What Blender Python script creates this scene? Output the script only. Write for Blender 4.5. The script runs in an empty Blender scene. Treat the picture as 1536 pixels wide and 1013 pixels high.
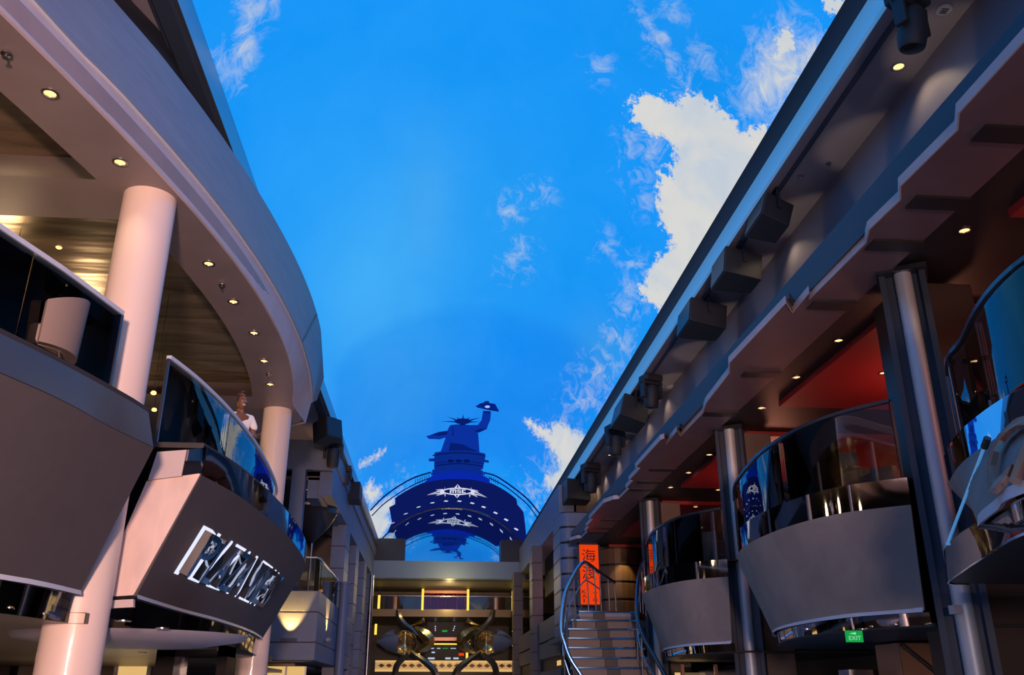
import bpy, bmesh, math, random
import numpy as np
from mathutils import Vector, Matrix, geometry
random.seed(7)
PI = math.pi
SC = bpy.context.scene
COL = SC.collection
EZ = 1.6                      # eye height above the promenade floor
YE = 60.6                     # far end of the screen vault

# ------------------------------------------------------------------ camera
FPX, CX, CY = 1326.0, 768.0, 506.5
PSI, TH = math.radians(4.799), math.radians(21.917)
s_, c_, S_, C_ = math.sin(PSI), math.cos(PSI), math.sin(TH), math.cos(TH)
FW = Vector((s_*C_, c_*C_, S_)); RT = Vector((c_, -s_, 0)); UP = Vector((-s_*S_, -c_*S_, C_))
EYE = Vector((0, 0, EZ))
cd = bpy.data.cameras.new('camera'); cam = bpy.data.objects.new('camera', cd); COL.objects.link(cam)
cd.sensor_width = 36; cd.lens = FPX/1536*36; cd.clip_end = 500; cd.clip_start = .05
cam.matrix_world = Matrix(((RT.x, UP.x, -FW.x, 0), (RT.y, UP.y, -FW.y, 0), (RT.z, UP.z, -FW.z, EZ), (0, 0, 0, 1)))
SC.camera = cam

# ------------------------------------------------------------------ world, exposure, large lights
SC.view_settings.view_transform = 'Standard'; SC.view_settings.look = 'None'
SC.view_settings.gamma = 1; SC.view_settings.use_curve_mapping = False
SC.view_settings.exposure = 0.0
w = bpy.data.worlds.new('world'); SC.world = w; w.use_nodes = True
w.node_tree.nodes['Background'].inputs[0].default_value = (.9, .75, .7, 1)
w.node_tree.nodes['Background'].inputs[1].default_value = .025
SC.cycles.max_bounces = 8; SC.cycles.transparent_max_bounces = 24; SC.cycles.glossy_bounces = 5
SC.cycles.use_denoising = True; SC.cycles.sample_clamp_indirect = 4

def light(name, kind, loc, target, power, color, size=.3, spot=70, blend=.5):
    l = bpy.data.lights.new(name, kind); l.energy = power; l.color = color
    if kind == 'AREA': l.size = size
    else: l.shadow_soft_size = size
    if kind == 'SPOT': l.spot_size = math.radians(spot); l.spot_blend = blend
    o = bpy.data.objects.new(name, l); COL.objects.link(o); o.location = loc
    d = Vector(target) - Vector(loc); o.rotation_euler = d.to_track_quat('-Z', 'Y').to_euler()
    return o
# warm stage wash from the near end of the hall, onto the left gallery columns
light('stage_wash', 'SPOT', (0.6, -7.5, 2.4), (-3.4, 10, 5.2), 14000, (1, .58, .44), .5, 62, .6)
light('stage_wash', 'SPOT', (3.0, -9, 3.0), (6.5, 14, 6.0), 2400, (1, .70, .62), .5, 70, .7)

for y_ in (2, 12, 22, 34, 46):          # added fill spots aimed down so the floor bounces light upward
    light('floor_bounce_fill', 'SPOT', (1.0, y_, EZ+8.6), (1.0, y_+.5, 0), 1000, (.74, .82, 1), .3, 50, .6)

# ------------------------------------------------------------------ helpers
def W(px, py, h=None, X=None, Y=None):
    """point where the sight line of a photo detail meets the plane it lies on"""
    d = (px-CX)/FPX*RT - (py-CY)/FPX*UP + FW
    k = h/d.z if h is not None else X/d.x if X is not None else Y/d.y
    return EYE + d*k
def srgb(r, g, b, a=1):
    f = lambda c: (c/255/12.92) if c/255 <= .04045 else ((c/255+.055)/1.055)**2.4
    return (f(r), f(g), f(b), a)
def box(x0, x1, y0, y1, z0, z1):
    v = [(x, y, z) for z in (z0, z1) for x, y in ((x0, y0), (x1, y0), (x1, y1), (x0, y1))]
    return v, [(0, 3, 2, 1), (4, 5, 6, 7), (0, 1, 5, 4), (1, 2, 6, 5), (2, 3, 7, 6), (3, 0, 4, 7)]
def join(*gs):
    V, F = [], []
    for v, f in gs:
        n = len(V); V += [tuple(p) for p in v]; F += [tuple(i+n for i in q) for q in f]
    return V, F
def move(g, loc=(0, 0, 0), rz=0, M=None):
    m = M if M is not None else Matrix.Translation(loc) @ Matrix.Rotation(rz, 4, 'Z')
    return [tuple(m @ Vector(p)) for p in g[0]], g[1]
def prism(poly, z0, z1):
    n = len(poly)
    v = [(x, y, z0) for x, y in poly] + [(x, y, z1) for x, y in poly]
    return v, [tuple(range(n))[::-1], tuple(range(n, 2*n))] + [(i, (i+1) % n, n+(i+1) % n, n+i) for i in range(n)]
def lathe(prof, n=24, cap=True):
    v = [(r*math.cos(2*PI*k/n), r*math.sin(2*PI*k/n), z) for r, z in prof for k in range(n)]
    f = [(i*n+k, i*n+(k+1) % n, (i+1)*n+(k+1) % n, (i+1)*n+k) for i in range(len(prof)-1) for k in range(n)]
    if cap: f += [tuple(range(n))[::-1], tuple((len(prof)-1)*n+k for k in range(n))]
    return v, f
def cyl(p, q, r, n=16, r2=None):
    return tube([p, q], [r, r if r2 is None else r2], n)
def tube(path, r, n=8, square=None, twist=0):
    """round tube (or flat bar when square=(w,h)) swept along a path"""
    P = [Vector(p) for p in path]; V, F = [], []
    for i, p in enumerate(P):
        t = (P[min(i+1, len(P)-1)] - P[max(i-1, 0)]).normalized()
        up = Vector((0, 0, 1)) if abs(t.z) < .95 else Vector((0, 1, 0))
        a = t.cross(up).normalized(); b = a.cross(t).normalized()
        if square:
            hw, hh = square[0]/2, square[1]/2
            ring = [p + a*x*hw + b*y*hh for x, y in ((-1, -1), (1, -1), (1, 1), (-1, 1))]
        else:
            rr = r[i] if isinstance(r, (list, tuple)) else r
            ring = [p + (a*math.cos(2*PI*k/n) + b*math.sin(2*PI*k/n))*rr for k in range(n)]
        V += [tuple(x) for x in ring]
    m = 4 if square else n
    for i in range(len(P)-1):
        F += [(i*m+k, i*m+(k+1) % m, (i+1)*m+(k+1) % m, (i+1)*m+k) for k in range(m)]
    F += [tuple(range(m))[::-1], tuple((len(P)-1)*m+k for k in range(m))]
    return V, F
def loft(curves):
    n = len(curves[0]); V = [tuple(p) for c in curves for p in c]
    return V, [(j*n+i, j*n+i+1, (j+1)*n+i+1, (j+1)*n+i) for j in range(len(curves)-1) for i in range(n-1)]
def spline(pts, n):
    """smooth curve through pts, n points evenly spaced"""
    P = [Vector(p) for p in pts]; out = []
    for i in range(len(P)-1):
        a, b, c, d = P[max(i-1, 0)], P[i], P[i+1], P[min(i+2, len(P)-1)]
        for k in range(12):
            t = k/12
            out.append(.5*((2*b)+(c-a)*t+(2*a-5*b+4*c-d)*t*t+(3*b-a-3*c+d)*t**3))
    out.append(P[-1])
    L = [0]
    for i in range(1, len(out)): L.append(L[-1]+(out[i]-out[i-1]).length)
    res = []; j = 0
    for k in range(n):
        t = L[-1]*k/(n-1)
        while j < len(L)-2 and L[j+1] < t: j += 1
        u = (t-L[j])/max(L[j+1]-L[j], 1e-9); res.append(out[j].lerp(out[j+1], min(u, 1)))
    return res
def plan(pts, h, n=40):
    return [(p.x, p.y, h+EZ) for p in spline([(x, y, 0) for x, y in pts], n)]

def mk(name, g, mat, parent=None, smooth=False, origin=None, solid=0, bevel=0):
    V, F = g
    o0 = Vector(origin) if origin is not None else (Vector(parent['_o']) if parent is not None and '_o' in parent else Vector((0, 0, 0)))
    if parent is None and origin is None:
        xs = [p[0] for p in V]; ys = [p[1] for p in V]; zs = [p[2] for p in V]
        o0 = Vector(((min(xs)+max(xs))/2, (min(ys)+max(ys))/2, min(zs)))
    me = bpy.data.meshes.new(name)
    me.from_pydata([tuple(Vector(p)-o0) for p in V], [], F); me.validate(); me.update()
    bm = bmesh.new(); bm.from_mesh(me); bmesh.ops.recalc_face_normals(bm, faces=bm.faces); bm.to_mesh(me); bm.free()
    me.materials.append(mat)
    if smooth:
        me.shade_smooth()
        try: me.set_sharp_from_angle(angle=math.radians(40))
        except Exception: pass
    o = bpy.data.objects.new(name, me); COL.objects.link(o)
    if parent is None: o.location = o0
    else: o.parent = parent
    o['_o'] = tuple(o0)
    if solid:
        m = o.modifiers.new('thickness', 'SOLIDIFY'); m.thickness = solid; m.offset = 0
        if smooth: es_ = o.modifiers.new('split', 'EDGE_SPLIT'); es_.split_angle = math.radians(40)
    if bevel:
        m = o.modifiers.new('bevel', 'BEVEL'); m.width = bevel; m.segments = 2; m.limit_method = 'ANGLE'
    return o
def struct(name, g, mat, **k):
    o = mk(name, g, mat, **k); o['kind'] = 'structure'; return o
def tag(o, label, cat, group=None, kind=None):
    o['label'] = label; o['category'] = cat
    if group: o['group'] = group
    if kind: o['kind'] = kind
    return o
def thing(name, label, cat, loc=(0, 0, 0), group=None):
    o = bpy.data.objects.new(name, None); COL.objects.link(o); o.location = loc; o['_o'] = tuple(loc)
    o.empty_display_size = .1
    return tag(o, label, cat, group)
def dup(root, loc, label=None, group=None, rz=None, scale=None):
    r = root.copy(); COL.objects.link(r); r.location = loc
    if label: r['label'] = label
    if group: r['group'] = group
    if rz is not None: r.rotation_euler = (0, 0, rz)
    if scale: r.scale = (scale,)*3
    for ch in list(root.children):
        c = ch.copy(); COL.objects.link(c); c.parent = r
        for g in list(ch.children):
            d = g.copy(); COL.objects.link(d); d.parent = c
    return r
ORD = ['nearest the camera', 'second from the camera', 'third from the camera', 'fourth from the camera', 'fifth from the camera', 'sixth from the camera',
       'seventh from the camera', 'eighth from the camera', 'ninth from the camera', 'tenth from the camera', 'eleventh from the camera', 'twelfth from the camera']

# ------------------------------------------------------------------ materials
def mat(name, col, rough=.6, metal=0, noise=0, nscale=3, bump=0, bscale=20, emit=None, es=1, spec=.5, coat=0, stretch=(1, 1, 1)):
    m = bpy.data.materials.new(name); m.use_nodes = True; nt = m.node_tree; b = nt.nodes['Principled BSDF']
    b.inputs['Base Color'].default_value = col; b.inputs['Roughness'].default_value = rough; b.inputs['Metallic'].default_value = metal
    b.inputs['Specular IOR Level'].default_value = spec; b.inputs['Coat Weight'].default_value = coat
    if noise or bump:
        tc = nt.nodes.new('ShaderNodeTexCoord'); mp = nt.nodes.new('ShaderNodeMapping'); mp.inputs['Scale'].default_value = stretch
        nt.links.new(tc.outputs['Object'], mp.inputs[0])
    if noise:
        n = nt.nodes.new('ShaderNodeTexNoise'); n.inputs['Scale'].default_value = nscale; n.inputs['Detail'].default_value = 6
        n.inputs['Distortion'].default_value = .6
        r = nt.nodes.new('ShaderNodeValToRGB'); r.color_ramp.elements[0].position = .3; r.color_ramp.elements[1].position = .7
        r.color_ramp.elements[0].color = tuple(c*(1-noise) for c in col[:3])+(1,); r.color_ramp.elements[1].color = tuple(min(1, c*(1+noise)) for c in col[:3])+(1,)
        nt.links.new(mp.outputs[0], n.inputs[0]); nt.links.new(n.outputs[0], r.inputs[0]); nt.links.new(r.outputs[0], b.inputs['Base Color'])
    if bump:
        n2 = nt.nodes.new('ShaderNodeTexNoise'); n2.inputs['Scale'].default_value = bscale; bu = nt.nodes.new('ShaderNodeBump')
        bu.inputs['Strength'].default_value = bump; bu.inputs['Distance'].default_value = .05
        nt.links.new(mp.outputs[0], n2.inputs[0]); nt.links.new(n2.outputs[0], bu.inputs['Height']); nt.links.new(bu.outputs[0], b.inputs['Normal'])
    if emit:
        b.inputs['Emission Color'].default_value = emit; b.inputs['Emission Strength'].default_value = es
    return m
def glassmat(name, tint, ior=1.5, gl=1.0):
    m = bpy.data.materials.new(name); m.use_nodes = True; nt = m.node_tree; nt.nodes.clear()
    o = nt.nodes.new('ShaderNodeOutputMaterial'); mx = nt.nodes.new('ShaderNodeMixShader'); t = nt.nodes.new('ShaderNodeBsdfTransparent')
    g = nt.nodes.new('ShaderNodeBsdfGlossy'); f = nt.nodes.new('ShaderNodeFresnel'); f.inputs[0].default_value = ior
    t.inputs[0].default_value = tint; g.inputs['Roughness'].default_value = .0; g.inputs[0].default_value = (gl, gl, gl, 1)
    nt.links.new(f.outputs[0], mx.inputs[0]); nt.links.new(t.outputs[0], mx.inputs[1]); nt.links.new(g.outputs[0], mx.inputs[2]); nt.links.new(mx.outputs[0], o.inputs[0])
    return m
def emis(name, col, s=1):
    return mat(name, (0, 0, 0, 1), 1, emit=col, es=s, spec=0)
M = dict(
 plaster_pale=mat('plaster_pale', (.52, .44, .44, 1), .55, noise=.07, nscale=2),
 plaster_mauve=mat('plaster_mauve', (.20, .165, .17, 1), .6, noise=.08, nscale=1.5),
 plaster_soffit=mat('plaster_soffit', (.27, .215, .215, 1), .42, noise=.10, nscale=1.1),
 plaster_slate=mat('plaster_slate', (.24, .235, .26, 1), .5, noise=.09, nscale=2.5, stretch=(1, .5, 3)),
 fabric_dark=mat('fabric_dark', (.066, .058, .066, 1), .75, noise=.06, nscale=6, bump=.15, bscale=300),
 fabric_grey=mat('fabric_grey', (.24, .215, .205, 1), .7, noise=.13, nscale=2.0, bump=.1, bscale=200),
 column_pale=mat('column_pale', (.72, .60, .56, 1), .4, coat=.2),
 mirror_dark=mat('mirror_dark', (.36, .37, .40, 1), .04, metal=1, bump=.06, bscale=1.2),
 mirror=mat('mirror', (.85, .87, .9, 1), .03, metal=1, bump=.05, bscale=1),
 bronze_mirror=mat('bronze_mirror', (.42, .33, .22, 1), .22, metal=.6, noise=.4, nscale=1.4, bump=.35, bscale=1.2, stretch=(.5, 2.2, 1)),
 chrome=mat('chrome', (.75, .75, .78, 1), .12, metal=1),
 steel=mat('steel', (.45, .47, .52, 1), .3, metal=1),
 rail_dark=mat('rail_dark', (.10, .11, .14, 1), .25, metal=.8),
 black=mat('black', (.012, .012, .014, 1), .45),
 navy_black=mat('navy_black', (.02, .025, .04, 1), .4),
 dark=mat('dark', (.03, .027, .028, 1), .5),
 dark_gloss=mat('dark_gloss', (.02, .018, .018, 1), .12),
 speaker=mat('speaker', (.025, .028, .035, 1), .55, bump=.2, bscale=150),
 ceiling_grey=mat('ceiling_grey', (.25, .235, .28, 1), .5, noise=.04, nscale=.6),
 trim_light=mat('trim_light', (.42, .46, .50, 1), .5),
 trim_blue_glow=mat('trim_blue_glow', (.4, .45, .5, 1), .4, emit=srgb(50, 122, 180), es=.85),
 trim_left=mat('trim_left', (.38, .42, .46, 1), .3, metal=.9),
 column_metal=mat('column_metal', (.60, .66, .74, 1), .5, metal=.45),
 fascia_dark=mat('fascia_dark', (.055, .055, .075, 1), .55),
 trim_navy=mat('trim_navy', (.035, .05, .08, 1), .5),
 red=mat('red', (.36, .03, .035, 1), .5, noise=.05, nscale=1),
 brown=mat('brown', (.18, .115, .12, 1), .5, noise=.12, nscale=1.2),
 stone=mat('stone', (.17, .21, .30, 1), .45, noise=.07, nscale=2),
 stone_warm=mat('stone_warm', (.15, .12, .11, 1), .5, noise=.08, nscale=2),
 wood=mat('wood', (.16, .10, .065, 1), .4, noise=.15, nscale=5, stretch=(1, 1, .2)),
 floor=mat('floor', (.50, .50, .54, 1), .35, noise=.1, nscale=.8),
 lamp=emis('lamp', (1, .52, .2, 1), 2.2),
 warm_panel=emis('warm_panel', (1, .62, .22, 1), .75),
 yellow_strip=emis('yellow_strip', (1, .66, .08, 1), 1.3),
 glow_white=emis('glow_white', (.75, .78, 1, 1), 1.1),
 blue_edge=mat('blue_edge', (.55, .62, .72, 1), .35),
 copper=mat('copper', (.55, .30, .20, 1), .3, metal=.7),
 sign_red=emis('sign_red', srgb(235, 62, 14), 1.0),
 sign_ink=mat('sign_ink', (.02, .008, .006, 1), .5),
 green=emis('green', srgb(25, 165, 75), .9),
 green_ink=emis('green_ink', srgb(150, 240, 180), .9),
 curtain=mat('curtain', (.32, .03, .06, 1), .6, noise=.3, nscale=4, stretch=(1, 1, .1)),
 glass=glassmat('glass', (.86, .90, .93, 1), 1.5),
 glass_smoke=glassmat('glass_smoke', (.42, .44, .48, 1), 1.7),
 skin=mat('skin', (.17, .075, .045, 1), .45),
 hair=mat('hair', (.012, .009, .008, 1), .6),
 shirt=mat('shirt', (.75, .75, .78, 1), .8),
 trousers=mat('trousers', (.03, .035, .06, 1), .8),
 scrunchie=mat('scrunchie', (.20, .03, .03, 1), .8),
 eye_white=mat('eye_white', (.8, .8, .8, 1), .3),
 upholstery=mat('upholstery', (.22, .17, .15, 1), .7),
 screen_off=emis('screen_off', srgb(190, 210, 240), .9),
)

# ------------------------------------------------------------------ LED sky screen (barrel vault)
XC, HW, HS, HC = 0.95, 4.78, 9.45, 11.82          # centre, half width, springing and crown above the eye
RV = (HW**2+(HC-HS)**2)/(2*(HC-HS)); ZC = HC-RV; A0 = math.asin(HW/RV)
def vault(s, y, off=0.0):
    a = s/RV; r = RV-off
    return (XC+r*math.sin(a), y, EZ+ZC+r*math.cos(a))
LY = 10.4
def vhit(px, py):
    """where a photo detail lies on the vault, as (arc length, LY*ln y)"""
    d = (px-CX)/FPX*RT - (py-CY)/FPX*UP + FW
    a = d.x*d.x+d.z*d.z; b = -2*(d.x*XC+d.z*ZC); c = XC*XC+ZC*ZC-RV*RV
    k = (-b+math.sqrt(max(b*b-4*a*c, 0)))/(2*a); x, y, z = d.x*k, d.y*k, d.z*k
    return (RV*math.atan2(x-XC, z-ZC), LY*math.log(max(y, .5)))
def conv(poly, ox=0, oy=0, k=1):
    return [vhit(ox+x*k, oy+y*k) for x, y in poly]
def sdf(P, poly):
    """signed distance (inside positive) of N points to a polygon"""
    q = np.array(poly); d = np.full(len(P), 1e9); ins = np.zeros(len(P), bool)
    for i in range(len(q)):
        a, b = q[i], q[(i+1) % len(q)]; ab = b-a; t = np.clip(((P-a)@ab)/max(ab@ab, 1e-9), 0, 1)
        d = np.minimum(d, np.linalg.norm(P-a-t[:, None]*ab, axis=1))
        cnd = (a[1] > P[:, 1]) != (b[1] > P[:, 1])
        with np.errstate(divide='ignore', invalid='ignore'):
            xi = (b[0]-a[0])*(P[:, 1]-a[1])/(b[1]-a[1])+a[0]
        ins ^= cnd & (P[:, 0] < xi)
    return np.where(ins, d, -d)
K5 = (860, 0, .296); K7 = (860, 250, .503); K4 = (290, 0, .553); K6 = (540, 580, .2763)
hard = [
 conv([(310,490),(370,480),(460,495),(520,520),(560,500),(575,460),(620,470),(680,520),(720,520),(790,590),(860,670),(890,660),(930,640),(990,655),(1080,640),(900,1100),(700,1300),(600,1500),(425,1560),
       (355,1500),(325,1475),(350,1430),(400,1340),(460,1290),(510,1240),(440,1120),(425,1000),(440,880),(500,890),(470,850),(530,810),(500,740),(480,715),(420,690),(350,650),(295,600),(290,560)], *K5),
 conv([(1255,-10),(1270,30),(1300,75),(1330,60),(1400,40),(1420,-10)], *K5),
 conv([(1025,180),(1060,150),(1110,155),(1130,220),(1080,270),(1040,320),(1015,290)], *K5),
 conv([(900,180),(960,205),(1040,245),(1040,210),(1090,195),(1158,240),(1300,300),(1200,480),(1060,575),(1005,540),(1010,490),(1090,450),(1060,380),(1000,290),(940,240)], *K6),
 conv([(20,560),(60,510),(70,560),(110,550),(110,590),(60,640),(30,600)], *K6),
 conv([(180,600),(190,640),(140,700),(170,740),(110,830),(20,900),(20,700),(100,640)], *K6),
 conv([(0,420),(60,390),(130,345),(100,385),(0,440)], *K6),
]
soft = [
 conv([(150,-10),(230,-10),(190,50),(165,80),(165,130),(155,190),(120,240),(105,210),(120,170),(95,130),(130,110),(135,60),(130,20)], *K4),
 conv([(900,200),(960,170),(1040,100),(1110,80),(1130,160),(1200,120),(1350,190),(1150,560),(960,600),(890,590),(820,520),(830,400),(880,330)], *K5),
 conv([(350,30),(390,90),(420,150),(400,155),(360,110),(335,60)], *K5), conv([(470,40),(500,40),(520,80),(480,110)], *K5),
 conv([(350,170),(400,190),(470,160),(470,200),(380,220)], *K5), conv([(450,285),(500,280),(520,350),(490,360)], *K5),
 conv([(640,260),(700,250),(700,310),(670,365),(620,335)], *K5), conv([(525,365),(600,370),(595,405),(540,415)], *K5),
 conv([(510,450),(560,470),(540,520)], *K5),
 conv([(350,740),(430,720),(440,760),(410,820),(350,800)], *K5), conv([(270,740),(300,720),(290,790),(260,830)], *K5),
 conv([(50,150),(80,160),(90,190),(70,215)], *K4),
 conv([(905,530),(945,530),(985,640),(965,640)], *K6), conv([(1020,390),(1090,380),(1120,470),(1020,460)], *K6),
]
def circ(x, y, r, sx=1):
    return conv([(x+r*sx*math.cos(t*PI/4), y+r*math.sin(t*PI/4)) for t in range(8)])
for x, y, r in ((951,440,10),(938,462,8),(922,505,12),(943,513,8),(895,556,12),(908,582,7),(882,600,10),(867,605,9),(803,290,9),(762,318,8),(768,400,7),(951,396,7),(962,410,6),(948,210,9),(955,255,7),
                (780,372,7),(912,368,5),(966,300,4),(875,560,6),(850,640,7),(840,668,5),(915,540,6),(600,735,5),(900,98,8)):
    soft.append(circ(x, y, r))
NS, NY = 220, 620
ss = np.linspace(-A0*RV, A0*RV, NS)
yy = np.concatenate([np.linspace(-14, 5.5, 40)[:-1], np.exp(np.linspace(math.log(5.5), math.log(YE), NY-39))])
Sg, Yg = np.meshgrid(ss, yy); Sf, Yf = Sg.ravel(), Yg.ravel()
Lf = LY*np.log(np.maximum(Yf, .5)); PL = np.stack([Sf, Lf], 1); sc = 100.0/np.maximum(Yf, 4)
def union(ps):
    d = np.full(len(PL), -1e9)
    for p in ps: d = np.maximum(d, sdf(PL, p))
    return np.clip(d*sc, -60, 60)
d1, d2 = union(hard), union(soft)
def lin(*c): return np.array(srgb(*c)[:3])
base = np.tile(lin(0, 146, 246), (len(PL), 1))
def blob(px, py, rx, ry, col, amt):
    global base
    c = np.array(vhit(px, py)); s1 = max(.3, abs(vhit(px+rx, py)[0]-c[0])); l1 = max(.3, abs(vhit(px, py+ry)[1]-c[1]))
    g = np.exp(-(((PL[:, 0]-c[0])/s1)**2+((PL[:, 1]-c[1])/l1)**2))*amt
    base = base*(1-g[:, None])+lin(*col)*g[:, None]
blob(560, 420, 130, 160, (62, 172, 246), .9); blob(480, 250, 90, 120, (30, 158, 248), .6); blob(600, 600, 90, 90, (70, 160, 235), .7)
blob(530, 640, 60, 90, (50, 150, 240), .7); blob(820, 600, 90, 120, (20, 140, 240), .6); blob(760, 330, 120, 130, (30, 155, 240), .55)
blob(690, 640, 150, 60, (20, 130, 235), .4); blob(900, 520, 60, 60, (60, 150, 225), .5); blob(1000, 60, 200, 80, (0, 140, 235), .5); blob(640, 300, 40, 90, (70, 165, 235), .5)
dome = [vhit(*p) for p in [(500,560),(530,520),(580,490),(640,470),(700,463),(760,468),(820,486),(870,512),(905,548),(925,600),(800,720),(560,740),(500,640)]]
dm = np.clip(sdf(PL, dome)*sc*.5+.5, 0, 1)[:, None]
base = base*(1-dm)+(base*np.array([.55, .88, .97]))*dm
V3 = np.stack([XC+RV*np.sin(Sf/RV), Yf, EZ+ZC+RV*np.cos(Sf/RV)], 1)
me = bpy.data.meshes.new('led_screen'); nx = NS; nyy = len(yy)
idx = np.arange(nx*nyy).reshape(nyy, nx)
quads = np.stack([idx[:-1, :-1], idx[:-1, 1:], idx[1:, 1:], idx[1:, :-1]], -1).reshape(-1, 4)
me.vertices.add(len(V3)); me.vertices.foreach_set('co', V3.ravel())
me.loops.add(quads.size); me.loops.foreach_set('vertex_index', quads.ravel())
me.polygons.add(len(quads)); me.polygons.foreach_set('loop_start', np.arange(0, quads.size, 4)); me.polygons.foreach_set('loop_total', np.full(len(quads), 4))
me.update(); me.validate()
for nm, arr in (('cloud_hard', d1), ('cloud_soft', d2)):
    at = me.attributes.new(nm, 'FLOAT', 'POINT'); at.data.foreach_set('value', arr.astype(np.float32))
at = me.attributes.new('sky', 'FLOAT_COLOR', 'POINT'); at.data.foreach_set('color', np.concatenate([base, np.ones((len(base), 1))], 1).astype(np.float32).ravel())
at = me.attributes.new('amp', 'FLOAT', 'POINT'); at.data.foreach_set('value', np.clip(13/np.maximum(Yf, 1), .12, 1).astype(np.float32))
at = me.attributes.new('uvl', 'FLOAT_VECTOR', 'POINT'); at.data.foreach_set('vector', np.stack([Sf, Lf, Lf*0], 1).astype(np.float32).ravel())
def screen_mat():
    m = bpy.data.materials.new('led_sky'); m.use_nodes = True; nt = m.node_tree; nt.nodes.clear(); N = nt.nodes.new; L = nt.links.new
    out = N('ShaderNodeOutputMaterial'); em = N('ShaderNodeEmission'); L(em.outputs[0], out.inputs[0])
    def attr(n): a = N('ShaderNodeAttribute'); a.attribute_name = n; return a
    def math_(op, a, b, clamp=False):
        k = N('ShaderNodeMath'); k.operation = op; k.use_clamp = clamp
        for i, x in enumerate((a, b)):
            if isinstance(x, (int, float)): k.inputs[i].default_value = x
            else: L(x, k.inputs[i])
        return k.outputs[0]
    uv = attr('uvl').outputs['Vector']
    def noise(s, det, rough=.6, dist=0):
        n = N('ShaderNodeTexNoise'); n.inputs['Scale'].default_value = s; n.inputs['Detail'].default_value = det
        n.inputs['Roughness'].default_value = rough; n.inputs['Distortion'].default_value = dist; L(uv, n.inputs['Vector']); return n.outputs[0]
    na = noise(5, 9, .68); nb = noise(2.2, 8, .7, .8); nc = noise(.7, 5, .6, .5)
    h = math_('ADD', attr('cloud_hard').outputs['Fac'], math_('MULTIPLY', math_('MULTIPLY', math_('SUBTRACT', na, .5), 8), attr('amp').outputs['Fac']))
    h = math_('MULTIPLY', math_('ADD', h, .4), 1.3, True)
    s = math_('ADD', math_('MULTIPLY', attr('cloud_soft').outputs['Fac'], .16), math_('MULTIPLY', math_('SUBTRACT', nb, .43), 3.4))
    s = math_('MULTIPLY', s, .75, True)
    s = math_('MULTIPLY', s, math_('MULTIPLY', math_('ADD', attr('cloud_soft').outputs['Fac'], 4), .2, True))
    mask = math_('MAXIMUM', h, s)
    wv = N('ShaderNodeTexWave'); wv.inputs['Scale'].default_value = 7; wv.inputs['Distortion'].default_value = 2.5; wv.inputs['Detail'].default_value = 0; wv.inputs['Detail Scale'].default_value = .3
    L(uv, wv.inputs['Vector'])
    cr = N('ShaderNodeValToRGB'); cr.color_ramp.elements[0].color = srgb(188, 202, 218); cr.color_ramp.elements[1].color = srgb(214, 214, 212)
    cr.color_ramp.elements[0].position = .3; cr.color_ramp.elements[1].position = .6
    L(nc, cr.inputs[0])
    mv = N('ShaderNodeMix'); mv.data_type = 'RGBA'; L(nc, mv.inputs['Factor'])
    L(attr('sky').outputs['Color'], mv.inputs['A']); 
    hs = N('ShaderNodeMixRGB'); hs.blend_type = 'SCREEN'; hs.inputs[0].default_value = .35; L(attr('sky').outputs['Color'], hs.inputs[1]); hs.inputs[2].default_value = (.05, .10, .10, 1)
    L(hs.outputs[0], mv.inputs['B'])
    mx = N('ShaderNodeMix'); mx.data_type = 'RGBA'; L(mask, mx.inputs['Factor']); L(mv.outputs['Result'], mx.inputs['A']); L(cr.outputs[0], mx.inputs['B'])
    st = math_('ADD', math_('MULTIPLY', wv.outputs['Fac'], math_('MULTIPLY', nc, .12)), .98)
    L(mx.outputs['Result'], em.inputs['Color']); L(st, em.inputs['Strength'])
    return m
me.materials.append(screen_mat())
screen = bpy.data.objects.new('led_screen', me); COL.objects.link(screen)
tag(screen, 'vaulted screen overhead showing a blue sky with white clouds and a dark statue', 'screen')
# pictures shown on the screen: flat figures laid on the vault
def picture(name, polys, col, off=.02, holes=None, strength=1):
    """polygons in photo detail coordinates -> islands bent to the vault"""
    bm = bmesh.new()
    for P in polys:
        vs = [bm.verts.new((a, b, 0)) for a, b in P]
        try: bm.faces.new(vs)
        except ValueError: pass
    bmesh.ops.triangulate(bm, faces=bm.faces[:])
    xs = [v.co.x for v in bm.verts]; ys = [v.co.y for v in bm.verts]
    def cut(co, no):
        bmesh.ops.bisect_plane(bm, geom=bm.verts[:]+bm.edges[:]+bm.faces[:], plane_co=co, plane_no=no, dist=1e-5)
    k = math.floor(min(xs)/.3)*.3
    while k < max(xs): cut((k, 0, 0), (1, 0, 0)); k += .3
    k = math.floor(min(ys))
    while k < max(ys): cut((0, k, 0), (0, 1, 0)); k += 1
    for v in bm.verts:
        y = min(math.exp(v.co.y/LY), YE-.03); v.co = vault(v.co.x, y, off)
    mm = bpy.data.meshes.new(name); bm.to_mesh(mm); bm.free()
    mm.materials.append(emis(name, col, strength))
    o = bpy.data.objects.new(name, mm); COL.objects.link(o); o.parent = screen; return o
z6 = lambda *P: conv(P, *K6)
picture('ship_picture', [z6((158,655),(190,638),(190,605),(300,540),(345,520),(530,497),(700,518),(850,610),(855,640),(888,680),(852,770),(905,850),(900,880),(860,850),(800,780),(700,700),(540,655),(400,680),(280,750),(180,810),(110,850),(105,838),(150,790),(172,735))], srgb(12, 24, 92), .015)
picture('deck_picture', [z6((345,522),(392,480),(392,450),(440,440),(620,440),(668,455),(668,480),(705,502),(705,527),(620,505),(530,500),(430,505))], srgb(8, 38, 168), .03)
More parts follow.
